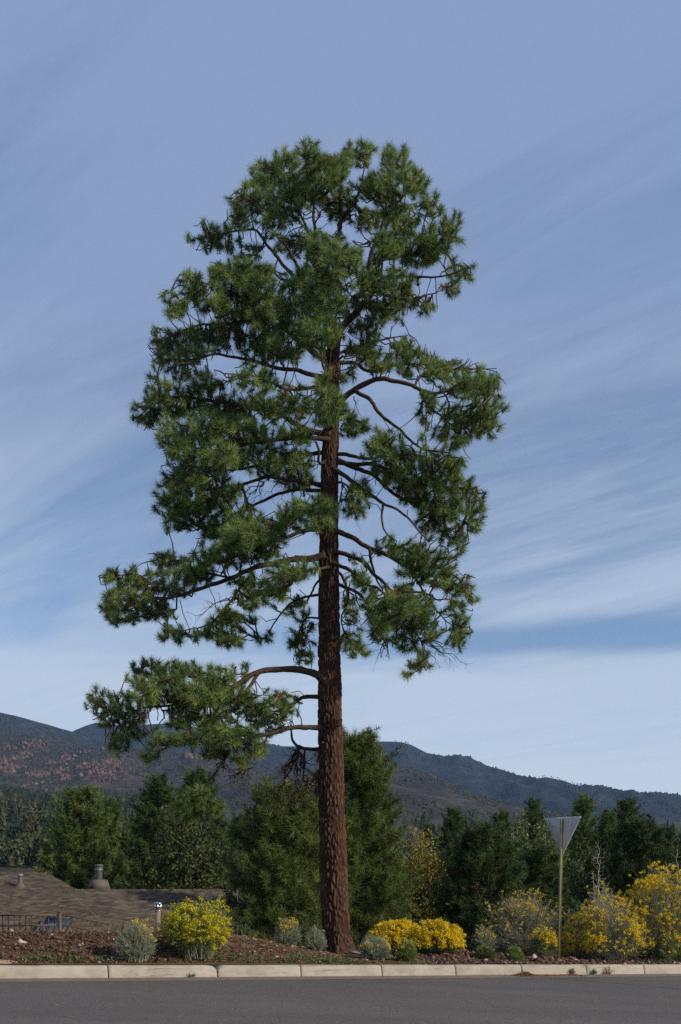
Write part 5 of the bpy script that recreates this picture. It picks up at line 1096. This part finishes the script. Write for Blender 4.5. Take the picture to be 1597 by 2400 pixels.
# ------------------------------------------------------------------ shrubs
SAGESTEM = mat_leaf('sage_stems', [(0.0, (0.16, 0.185, 0.115)), (1.0, (0.33, 0.355, 0.235))], 0.12)
def bush(name, px, pybase, Y, w, h, label, seed, stems=160, flow=0.5, leafmat=None, stemmat=None, flowmat=None, leaves=26, heads=9, flat=0.6, upright=0.55, group=None, cat='shrub', leaf_len=0.055, leaf_w=0.006, ffrom=0.55, fsize=0.0095, forks=4, x0=None, dome=1.0, loose=0.16, patch=1.0, vase=0.0):
    """many-stemmed shrub: stems fan from the base to a dome, leaves along them, flower heads on the tips"""
    r = np.random.default_rng(seed); p = P(px, pybase, Y) if x0 is None else np.array([x0[0], x0[1], 0.])
    b = np.array([p[0], p[1], gz(p[0], p[1]) - 0.01]); t = empty(name, tuple(b), label, cat, group)
    W = w * Y / F / 2; H = h * Y / F
    az = r.random(stems) * 6.283; th = np.arccos(1 - r.random(stems) * 0.98) * 0.98; rad = r.uniform(0.82, 1.0, stems) * (1 + loose * (fbm(np.cos(az) * 1.5 + 3, np.sin(az) * 1.5 + th, 2, seed % 50) - 0.5) * 3)
    tip = np.stack([W * np.sin(th) ** dome * np.cos(az), W * np.sin(th) ** dome * np.sin(az), H * (np.cos(th) * (1 - 0.12) + 0.12)], -1) * rad[:, None]
    if vase:
        th = np.sqrt(r.random(stems)) * 1.42; rad = r.uniform(0.78, 1.04, stems) * (1 + loose * (fbm(np.cos(az) * 1.5 + 3, np.sin(az) * 1.5 + th, 2, seed % 50) - 0.5) * 2.5)
        tip = np.stack([W * np.sin(th) * np.cos(az), W * np.sin(th) * np.sin(az), H * np.cos(th) ** vase], -1) * rad[:, None]
    root = np.stack([0.22 * W * r.normal(size=stems) * 0.6, 0.22 * W * r.normal(size=stems) * 0.6, np.zeros(stems)], -1) + tip * np.array([0.15, 0.15, 0]) * (2.0 if vase else 1.0)
    mid = root * 0.5 + tip * np.array([0.5 * (1 - upright) + 0.12, 0.5 * (1 - upright) + 0.12, 0.55])
    def bez(t_): return (1 - t_) ** 2 * root + 2 * t_ * (1 - t_) * mid + t_ ** 2 * tip
    pts = [bez(t_) for t_ in (0, 0.3, 0.55, 0.78, 1.0)]; sr = 0.0042 + 0.003 * r.random(stems)
    g = Geo(); tn = r.random(stems)
    for k in range(4):
        V, T = prisms(pts[k], pts[k + 1], sr * (1 - 0.2 * k), sr * (1 - 0.2 * (k + 1)), 3); g.add(V, T, np.repeat(tn, 6))
    # forks near the tips
    tipsC = [tip]; tdir = [unit(tip - pts[3])]
    for k in range(forks):
        t_ = r.uniform(0.45, 0.9, (stems, 1)); a = bez(t_); d = unit(unit(tip - pts[2]) + r.normal(size=(stems, 3)) * 0.38); L_ = (1.0 - t_) * np.linalg.norm(tip - root, axis=1)[:, None] * r.uniform(0.7, 1.05, (stems, 1)) + 0.03
        e = a + d * L_; V, T = prisms(a, e, sr * 0.55, sr * 0.3, 3); g.add(V, T, np.repeat(tn, 6)); tipsC.append(e); tdir.append(d)
    g.build('stems', stemmat or GREYSTEM, t, kind='stuff')
    TC = np.concatenate(tipsC); TD = np.concatenate(tdir)
    g = Geo(); m = len(TC) * leaves; ii = np.repeat(np.arange(len(TC)), leaves); back = r.random(m) ** 0.8 * 0.5 * H
    c = TC[ii] - TD[ii] * back[:, None] + r.normal(size=(m, 3)) * 0.012; d = unit(TD[ii] + r.normal(size=(m, 3)) * 0.38 + np.array([0, 0, 0.25])); s_ = perp(d, r) * leaf_w / 2; L_ = leaf_len * r.uniform(0.6, 1.2, (m, 1))
    ok = c[:, 2] > 0.02; c, d, s_, L_ = c[ok], d[ok], s_[ok], L_[ok]; m = len(c)
    V = np.stack([c + s_, c - s_, c + d * L_], 1).reshape(-1, 3); g.add(V, np.arange(3 * m).reshape(-1, 3), np.repeat(r.random(m), 3)); g.build('leaves', leafmat or GREYLEAF, t, kind='stuff')
    if flow > 0:
        hgt = TC[:, 2] / H; pat = fbm(TC[:, 0] * 4.5 / max(W, .3) * .5 + 11, TC[:, 1] * 2.0 + TC[:, 2] * 5.0, 3, seed % 60); pick = (r.random(len(TC)) < flow * ((1 - patch) + patch * np.clip((pat - 0.36) * 6.5, 0.12, 1.5))) & (hgt > ffrom * r.uniform(0.6, 1.15, len(TC))); c0 = TC[pick]; n = len(c0); heads = int(heads * 2.1)
        if n:
            mm = n * heads; c = np.repeat(c0, heads, 0) + r.normal(size=(mm, 3)) * np.array([0.021, 0.021, 0.016]); u = rand_dir(mm, r); v = perp(u, r); s_ = fsize * r.uniform(0.7, 1.4, (mm, 1))
            V = np.stack([c + u * s_, c + v * s_, c - u * s_ * 0.8, c - v * s_], 1).reshape(-1, 3); g = Geo(); g.add(V, np.arange(4 * mm).reshape(-1, 4), np.repeat(np.clip(np.repeat(r.normal(0.5, 0.22, n), heads) + r.normal(size=mm) * 0.12, 0, 1), 4)); g.build('flowers', flowmat or FLOWER, t, kind='stuff')
    return t
bush('rabbitbrush', 318, 2246, 16.35, 108, 94, 'grey-green shrub with a few yellow tips beside the bollard light', 401, 330, 0.16, heads=8, upright=0.7, ffrom=0.80, leaves=13, leaf_w=0.0055, forks=2, vase=0.7, stemmat=SAGESTEM)
bush('rabbitbrush', 466, 2238, 16.95, 150, 126, 'large yellow-green flowering shrub in front of the long roof', 402, 400, 0.52, GREENLEAF, flowmat=FLOWER_G, heads=11, ffrom=0.35, upright=0.6, leaves=26, forks=4, loose=0.34, patch=0.5, vase=0.45)
bush('dry_shrub', 400, 2205, 19.6, 62, 78, 'dry tan shrub peeping out left of the large yellow-green shrub', 403, 60, 0.5, DRYLEAF, flowmat=DRYLEAF, heads=8, leaves=8, forks=3)
bush('leafy_weed', 572, 2188, 19.6, 46, 36, 'low leafy green weed at the crest of the bank left of the sage clumps', 405, 30, 0, WEEDLEAF, leaves=18, leaf_len=0.05, leaf_w=0.02, forks=2, upright=0.3)
bush('sagebrush', 678, 2192, 19.25, 62, 62, 'silvery sage clump with yellow heads, farther from the trunk of the two', 406, 190, 0.30, GREYLEAF, heads=8, ffrom=0.85, leaves=12, forks=2, upright=0.6, vase=0.7, stemmat=SAGESTEM)
bush('sagebrush', 742, 2206, 19.35, 56, 54, 'silvery sage clump touching the left foot of the big trunk', 407, 170, 0.05, GREYLEAF, heads=6, ffrom=0.9, leaves=12, forks=2, upright=0.5, vase=0.7, stemmat=SAGESTEM)
bush('rabbitbrush', 925, 2228, 20.4, 142, 72, 'dense golden mound of flowers nearest the trunk on its right', 408, 330, 0.95, GREENLEAF, flowmat=FLOWER, heads=13, ffrom=0.30, upright=0.35, leaves=12, forks=5, loose=0.10, dome=0.8, patch=0.2)
bush('rabbitbrush', 1030, 2240, 20.0, 130, 74, 'golden flowering mound farther from the trunk, beside the red gravel', 409, 280, 0.92, GREENLEAF, flowmat=FLOWER, heads=13, ffrom=0.25, upright=0.4, leaves=14, forks=4, loose=0.16, dome=0.8, patch=0.4)
bush('rabbitbrush', 880, 2256, 18.9, 84, 58, 'small grey-green shrub at the kerb in front of the golden mound', 410, 190, 0.18, GREYLEAF, heads=8, ffrom=0.55, leaves=16, forks=3, upright=0.55, vase=0.7, stemmat=SAGESTEM)
bush('rabbitbrush', 951, 2256, 19.1, 54, 52, 'small green shrub at the kerb between the grey shrub and the golden flowers', 411, 95, 0.10, GREENLEAF, heads=7, ffrom=0.7, leaves=28, upright=0.6)
bush('rabbitbrush', 1134, 2257, 19.7, 54, 32, 'low bright green tuft at the kerb left of the sign', 412, 80, 0.02, WEEDLEAF, leaves=30, upright=0.4, heads=4)
bush('rabbitbrush', 1209, 2252, 20.1, 42, 40, 'small pale green tuft at the kerb nearer the sign', 413, 70, 0.04, GREENLEAF, leaves=26, upright=0.55, heads=4, stemmat=GREYSTEM)
bush('rabbitbrush', 1235, 2240, 22.4, 190, 158, 'big silvery shrub with faded yellow tips left of the sign post', 414, 300, 0.42, GREYLEAF, flowmat=FLOWER_P, heads=8, ffrom=0.62, upright=0.55, leaves=14, forks=5, loose=0.34)
bush('rabbitbrush', 1140, 2225, 22.0, 70, 72, 'wispy silver shrub between the red gravel and the big silvery shrub', 415, 70, 0.25, GREYLEAF, flowmat=FLOWER_P, heads=6, leaves=16, upright=0.7, loose=0.3)
bush('rabbitbrush', 1275, 2250, 21.4, 80, 78, 'low yellow-flowered shrub at the left foot of the sign post', 416, 130, 0.5, GREENLEAF, flowmat=FLOWER, heads=9, ffrom=0.4, leaves=14, loose=0.2)
bush('rabbitbrush', 1405, 2250, 22.0, 235, 152, 'wide grey-stemmed shrub with scattered yellow flowers right of the sign post', 417, 430, 0.44, GREYLEAF, flowmat=FLOWER, heads=10, ffrom=0.15, leaves=14, forks=5, loose=0.36, upright=0.4, patch=0.7)
bush('rabbitbrush', 1370, 2225, 23.4, 120, 128, 'straw-topped shrub peeping over the wide grey-stemmed one', 418, 140, 0.6, GREYLEAF, flowmat=DRYLEAF, heads=9, ffrom=0.7, leaves=14, loose=0.3)
bush('rabbitbrush', 1535, 2235, 22.9, 230, 188, 'tallest golden flowering bush at the right edge', 419, 480, 0.74, GREENLEAF, flowmat=FLOWER, heads=13, ffrom=0.32, leaves=10, forks=5, loose=0.42, upright=0.4)
bush('rabbitbrush', 1590, 2250, 21.8, 90, 70, 'low shrub at the foot of the tallest golden bush, cut by the right edge', 420, 110, 0.35, GREENLEAF, flowmat=FLOWER, heads=8, leaves=16, loose=0.3)
bush('leafy_shrub', 12, 2196, 19.2, 78, 48, 'dark green leafy shrub at the left edge before the railing', 421, 120, 0, WEEDLEAF, leaves=14, leaf_len=0.045, leaf_w=0.022, forks=3, upright=0.2)
# green weed sprouting above the large shrub
bush('leafy_weed', 462, 2185, 19.3, 34, 92, 'tall thin green weed standing up behind the large yellow-green shrub', 422, 16, 0, WEEDLEAF, leaves=40, leaf_len=0.07, leaf_w=0.010, forks=1, upright=0.95)
# gutter weeds
for n_, (px, Y, w, h, lab) in enumerate(((1438, 19.95, 26, 22, 'dry wispy weed growing in the gutter right of the sign'), (1405, 19.8, 12, 10, 'small green sprig in the gutter just right of the sign'), (1350, 19.6, 10, 14, 'tiny pale sprout in the gutter beside the leaf litter'), (436, 16.55, 14, 5, 'tiny yellowing weed in the gutter at left'))):
    x = (px - CX) * Y / F; s_, d_ = sd(x, Y); X0, Y0 = xy(s_, -0.035)
    o = bush('gutter_weed', px, 0, Y, w, h, lab, 440 + n_, 14, 0, WEEDLEAF if n_ else DRYLEAF, leaves=12, x0=(X0, Y0), forks=1, leaf_len=0.04, cat='weed', group='weeds in the gutter'); o.location.z = zroad(X0, Y0) + 0.012

# ground-hugging weeds just behind the kerb
g = Geo(); r = np.random.default_rng(77); wm = []
spots = [(83, .4), (128, .5), (172, .25), (215, .25), (252, .3), (160, .2), (505, .3), (540, .35), (575, .55), (600, .3), (735, .6), (775, .5), (808, .55), (845, .5), (700, .3), (640, .25), (1060, .2), (1540, .3), (1300, .15), (1480, .2), (30, .2), (1000, .25), (1580, .3)]
for px, sz_ in spots:
    for _ in range(int(12 * sz_) + 1):
        s_ = s_of_px(px) + r.normal() * 0.15; d_ = 0.29 + abs(r.normal()) * 0.14; x, y = xy(s_, d_); z = gz(x, y); m = 16
        c = np.array([x, y, z]) + r.normal(size=(m, 3)) * np.array([0.035, 0.035, 0.0]) + np.array([0, 0, 1]) * r.random((m, 1)) * 0.09 * (0.6 + sz_)
        d = unit(r.normal(size=(m, 3)) + np.array([0, 0, 0.7])); w = perp(d, r) * 0.011; L_ = r.uniform(0.025, 0.06, (m, 1)); V = np.stack([c - d * L_ * .3, c + w, c + d * L_, c - w], 1).reshape(-1, 3); g.add(V, np.arange(4 * m).reshape(-1, 4), np.repeat(r.random(m), 4))
g.build('kerbside_weeds', WEEDLEAF, kind='stuff', label='low green weeds hugging the back of the kerb', cat='weeds')
# grass wisps on the crest
g = Geo(); m = 900; s_ = r.uniform(-1, 9, m); d_ = r.uniform(1.9, 3.2, m); x, y = xy(s_, d_); z = ground_z(x, y); b = np.stack([x, y, z], -1); d = unit(np.array([0, 0, 1.]) + r.normal(size=(m, 3)) * 0.35); w = perp(d, r) * 0.003; L_ = r.uniform(0.05, 0.22, (m, 1))
g.add(np.stack([b + w, b - w, b + d * L_], 1).reshape(-1, 3), np.arange(3 * m).reshape(-1, 3), np.repeat(r.random(m), 3)); g.build('dry_grass', DRYLEAF, kind='stuff', label='sparse dry grass wisps along the top of the bank', cat='grass')

# ------------------------------------------------------------------ mulch, stones and litter
def chips(name, n, srange, drange, size, cols, label, cat, seed, flatn=0.35, weight=None):
    r = np.random.default_rng(seed); s_ = r.uniform(*srange, n); d_ = r.uniform(*drange, n)
    if weight is not None: k = r.random(n) < weight(s_, d_); s_, d_ = s_[k], d_[k]
    n = len(s_); x, y = xy(s_, d_); z = ground_z(x, y) + 0.004; S = size * r.lognormal(0, 0.45, (n, 1)) * np.concatenate([r.uniform(0.6, 1.9, (n, 1)), r.uniform(0.4, 0.9, (n, 1)), r.uniform(flatn * 0.6, flatn * 1.4, (n, 1))], 1)
    g = Geo(); scatter_oct(g, np.stack([x, y, z + S[:, 2] * 0.4], -1), S, r, np.clip(r.normal(0.45, 0.25, n), 0, 1), 0.25)
    mt = mat_leaf(name + '_mat', cols, 0.0, 0.95, 0.1); g.build(name, mt, kind='stuff', label=label, cat=cat)
sL, sR = s_of_px(-200), s_of_px(1800); sT0, sT1 = s_of_px(480), s_of_px(860); sG0, sG1 = s_of_px(1050), s_of_px(1480)
chips('soil_clods', 14000, (sL, s_of_px(560)), (0.26, 3.0), 0.0135, [(0.0, (0.034, 0.021, 0.015)), (0.6, (0.095, 0.055, 0.037)), (0.9, (0.17, 0.108, 0.077)), (1.0, (0.32, 0.24, 0.18))], 'crumbly red-brown soil clods over the left bank', 'soil', 501, 0.8)
chips('bark_mulch', 11000, (sT0 - 0.6, sT1 + 0.5), (0.26, 2.9), 0.019, [(0.0, (0.045, 0.028, 0.019)), (0.6, (0.125, 0.080, 0.052)), (1.0, (0.30, 0.22, 0.15))], 'shredded bark mulch around the foot of the big pine', 'mulch', 502, 0.25)
chips('red_gravel', 9000, (sG0, sR), (0.26, 2.6), 0.020, [(0.0, (0.042, 0.026, 0.022)), (0.6, (0.110, 0.062, 0.050)), (0.93, (0.20, 0.125, 0.10)), (1.0, (0.38, 0.28, 0.23))], 'dark red lava gravel around the foot of the sign', 'gravel', 503, 0.8)
chips('pebbles', 300, (sL, sR), (0.26, 2.4), 0.020, [(0.0, (0.20, 0.15, 0.12)), (1.0, (0.48, 0.38, 0.31))], 'pale pebbles strewn over the bank', 'pebbles', 504, 0.8)
# larger stones one can pick out
ROCKM = mat_noise('orange_rock', (0.20, 0.095, 0.055), (0.38, 0.19, 0.115), 6, 0.9, 0.02); STONE = mat_noise('pale_stone', (0.24, 0.17, 0.14), (0.38, 0.29, 0.24), 7, 0.9, 0.01)
def stone(name, c, S, mat, label, cat, seed, group=None):
    r = np.random.default_rng(seed); n = 240; k = np.arange(n); ph = k * 2.39996; zz_ = 1 - 2 * (k + 0.5) / n; d = np.stack([np.sqrt(1 - zz_ ** 2) * np.cos(ph), np.sqrt(1 - zz_ ** 2) * np.sin(ph), zz_], -1)
    cuts = rand_dir(11, r); off = r.uniform(0.55, 0.9, 11); rad = np.ones(n)
    for cv, o_ in zip(cuts, off):
        dp = d @ cv; rad = np.where(dp > 0.05, np.minimum(rad, o_ / np.maximum(dp, 0.05)), rad)
    V = d * rad[:, None] * np.asarray(S) * (1 + 0.03 * r.normal(size=(n, 1)))
    import bmesh
    bm = bmesh.new(); vs_ = [bm.verts.new(v) for v in V]; bmesh.ops.convex_hull(bm, input=vs_); me = bpy.data.meshes.new(name); bm.to_mesh(me); bm.free()
    put(name, me, mat, None, tuple(c), label, cat, group)
p = P(188, 2176, 19.6); stone('boulder', (p[0], p[1], gz(p[0], p[1]) + 0.06), (0.15, 0.13, 0.115), ROCKM, 'orange sandstone rock lying by the railing on the crest', 'rock', 601)
for n_, (px, d_, S, lab) in enumerate(((1178, 0.55, 0.05, 'pale stone in the red gravel between the two kerb tufts'), (1243, 0.45, 0.045, 'pinkish stone on the red gravel left of the sign post'), (1140, 1.7, 0.05, 'small pink stone on top of the red gravel heap'), (92, 1.3, 0.045, 'pale stone lying in the soil at far left'))):
    x, y = xy(s_of_px(px), d_); stone('stone', (x, y, gz(x, y) + S * 0.4), (S * 1.2, S, S * 0.75), STONE, lab, 'stone', 610 + n_, 'loose stones on the bank')
# sandy spill at the far left on the kerb
g = Geo(); n_ = 30; u, v = np.meshgrid(np.linspace(-1, 1, n_), np.linspace(-1, 1, n_), indexing='ij'); s_ = s_of_px(-10) + u * 0.75; d_ = 0.36 + v * 0.17; x, y = xy(s_, d_); rr = np.sqrt(u ** 2 + v ** 2); x0, y0 = xy(s_, 0 * d_)
z = zroad(x0, y0) + KERB_H + 0.10 * np.maximum(0, 1 - rr ** 1.7) + 0.015 * (fbm(s_ * 9, d_ * 9, 3, 4) - 0.5) - 0.02; i = np.arange(n_ - 1)[:, None] * n_; k = np.arange(n_ - 1)[None]
g.add(np.stack([x, y, z], -1).reshape(-1, 3), np.stack([i + k, i + n_ + k, i + n_ + 1 + k, i + 1 + k], -1).reshape(-1, 4)); g.build('sand_spill', mat_noise('sand', (0.22, 0.165, 0.11), (0.34, 0.26, 0.18), 20, 0.95, 0.005), smooth=True, kind='structure', label='small sandy heap against the kerb at the left edge')
# litter in the gutter
r = np.random.default_rng(88); g = Geo(); n = 1500; s0 = s_of_px(1238); s_ = s0 + np.concatenate([r.normal(0, 0.22, 500) - 0.1, r.uniform(-0.35, 1.15, 1000)]); hgt = 0.09 * np.exp(-((s_ - s0 + 0.1) / 0.14) ** 2) + 0.018; d_ = -0.02 - np.abs(r.normal(size=n)) * 0.10
x, y = xy(s_, d_); z = zroad(x, y) + 0.012 + hgt * r.random(n) * np.exp(d_ * 7); S = np.stack([r.uniform(0.012, 0.05, n), r.uniform(0.003, 0.008, n), np.full(n, 0.003)], 1)
scatter_oct(g, np.stack([x, y, z], -1), S, r, r.random(n), 0.3); g.build('leaf_litter', mat_leaf('litter', [(0.0, (0.055, 0.030, 0.018)), (0.7, (0.16, 0.085, 0.045)), (1.0, (0.28, 0.17, 0.09))], 0, 0.9, 0.1), kind='stuff', label='heap of brown needle litter in the gutter below the sign', cat='litter')
g = Geo(); n = 150; Yr_ = r.uniform(9.5, 19.5, n); Xr_ = (r.uniform(-30, 1630, n) - CX) * Yr_ / F; s_, d_ = sd(Xr_, Yr_); k = d_ < -0.25; Xr_, Yr_ = Xr_[k], Yr_[k]; n = len(Xr_)
S = np.stack([r.uniform(0.02, 0.11, n), r.uniform(0.004, 0.009, n), np.full(n, 0.002)], 1); scatter_oct(g, np.stack([Xr_, Yr_, zroad(Xr_, Yr_) + 0.003], -1), S, r, r.random(n), 0.15)
g.build('road_litter', mat_leaf('needle_litter', [(0.0, (0.15, 0.085, 0.05)), (1.0, (0.36, 0.23, 0.13))], 0, 0.9, 0.1), kind='stuff', label='fallen pine needles and bits scattered on the asphalt', cat='litter')
# tar line
g = Geo(); pa_ = np.array([[(q[0] - CX), q[1]] for q in ((1290, 2293), (1380, 2300), (1480, 2308), (1600, 2319), (1700, 2330))], float); prev = None
def road_pt(px, py):
    d = np.array([(px - CX) / F, 1, (HY - py) / F]); t = (CZ + 0.10) / (-d[2] - 0.0382 * d[0] + 0.008 * d[1]); return np.array([d[0] * t, d[1] * t])
L_ = [road_pt(q[0] + CX, q[1]) for q in pa_]; L_ = resample(np.array(L_), 0.08)[0]; L_ = L_ + RNG.normal(size=L_.shape) * 0.006; nrm = unit(np.stack([-np.gradient(L_[:, 1]), np.gradient(L_[:, 0])], -1)); wv = 0.012 * (0.6 + RNG.random((len(L_), 1)))
a, b = L_ + nrm * wv, L_ - nrm * wv; V = np.concatenate([np.concatenate([q, zroad(q[:, :1], q[:, 1:]) + 0.004], 1) for q in (a, b)]); m = len(L_); k = np.arange(m - 1); g.add(V, np.stack([k, k + 1, m + k + 1, m + k], 1)); g.build('tar_line', mat_flat('tar', (0.03, 0.03, 0.032), 0.6), kind='structure', label='thin dark tar line in the asphalt at right')

# ------------------------------------------------------------------ air
g = Geo(); lo, hi = np.array([-5200., -300., -60.]), np.array([5200., 4600., 720.]); g.box((lo + hi) / 2, hi - lo)
hm = bpy.data.materials.new('haze'); hm.use_nodes = True; hn = hm.node_tree
for n in list(hn.nodes):
    if n.type != 'OUTPUT_MATERIAL': hn.nodes.remove(n)
pv = hn.nodes.new('ShaderNodeVolumePrincipled'); pv.inputs['Color'].default_value = (0.34, 0.55, 1.0, 1); pv.inputs['Density'].default_value = 0.00007; pv.inputs['Anisotropy'].default_value = 0.0
hn.links.new(pv.outputs[0], [n for n in hn.nodes if n.type == 'OUTPUT_MATERIAL'][0].inputs['Volume'])
g.build('haze', hm, kind='stuff', label='thin bluish air filling the valley', cat='haze')
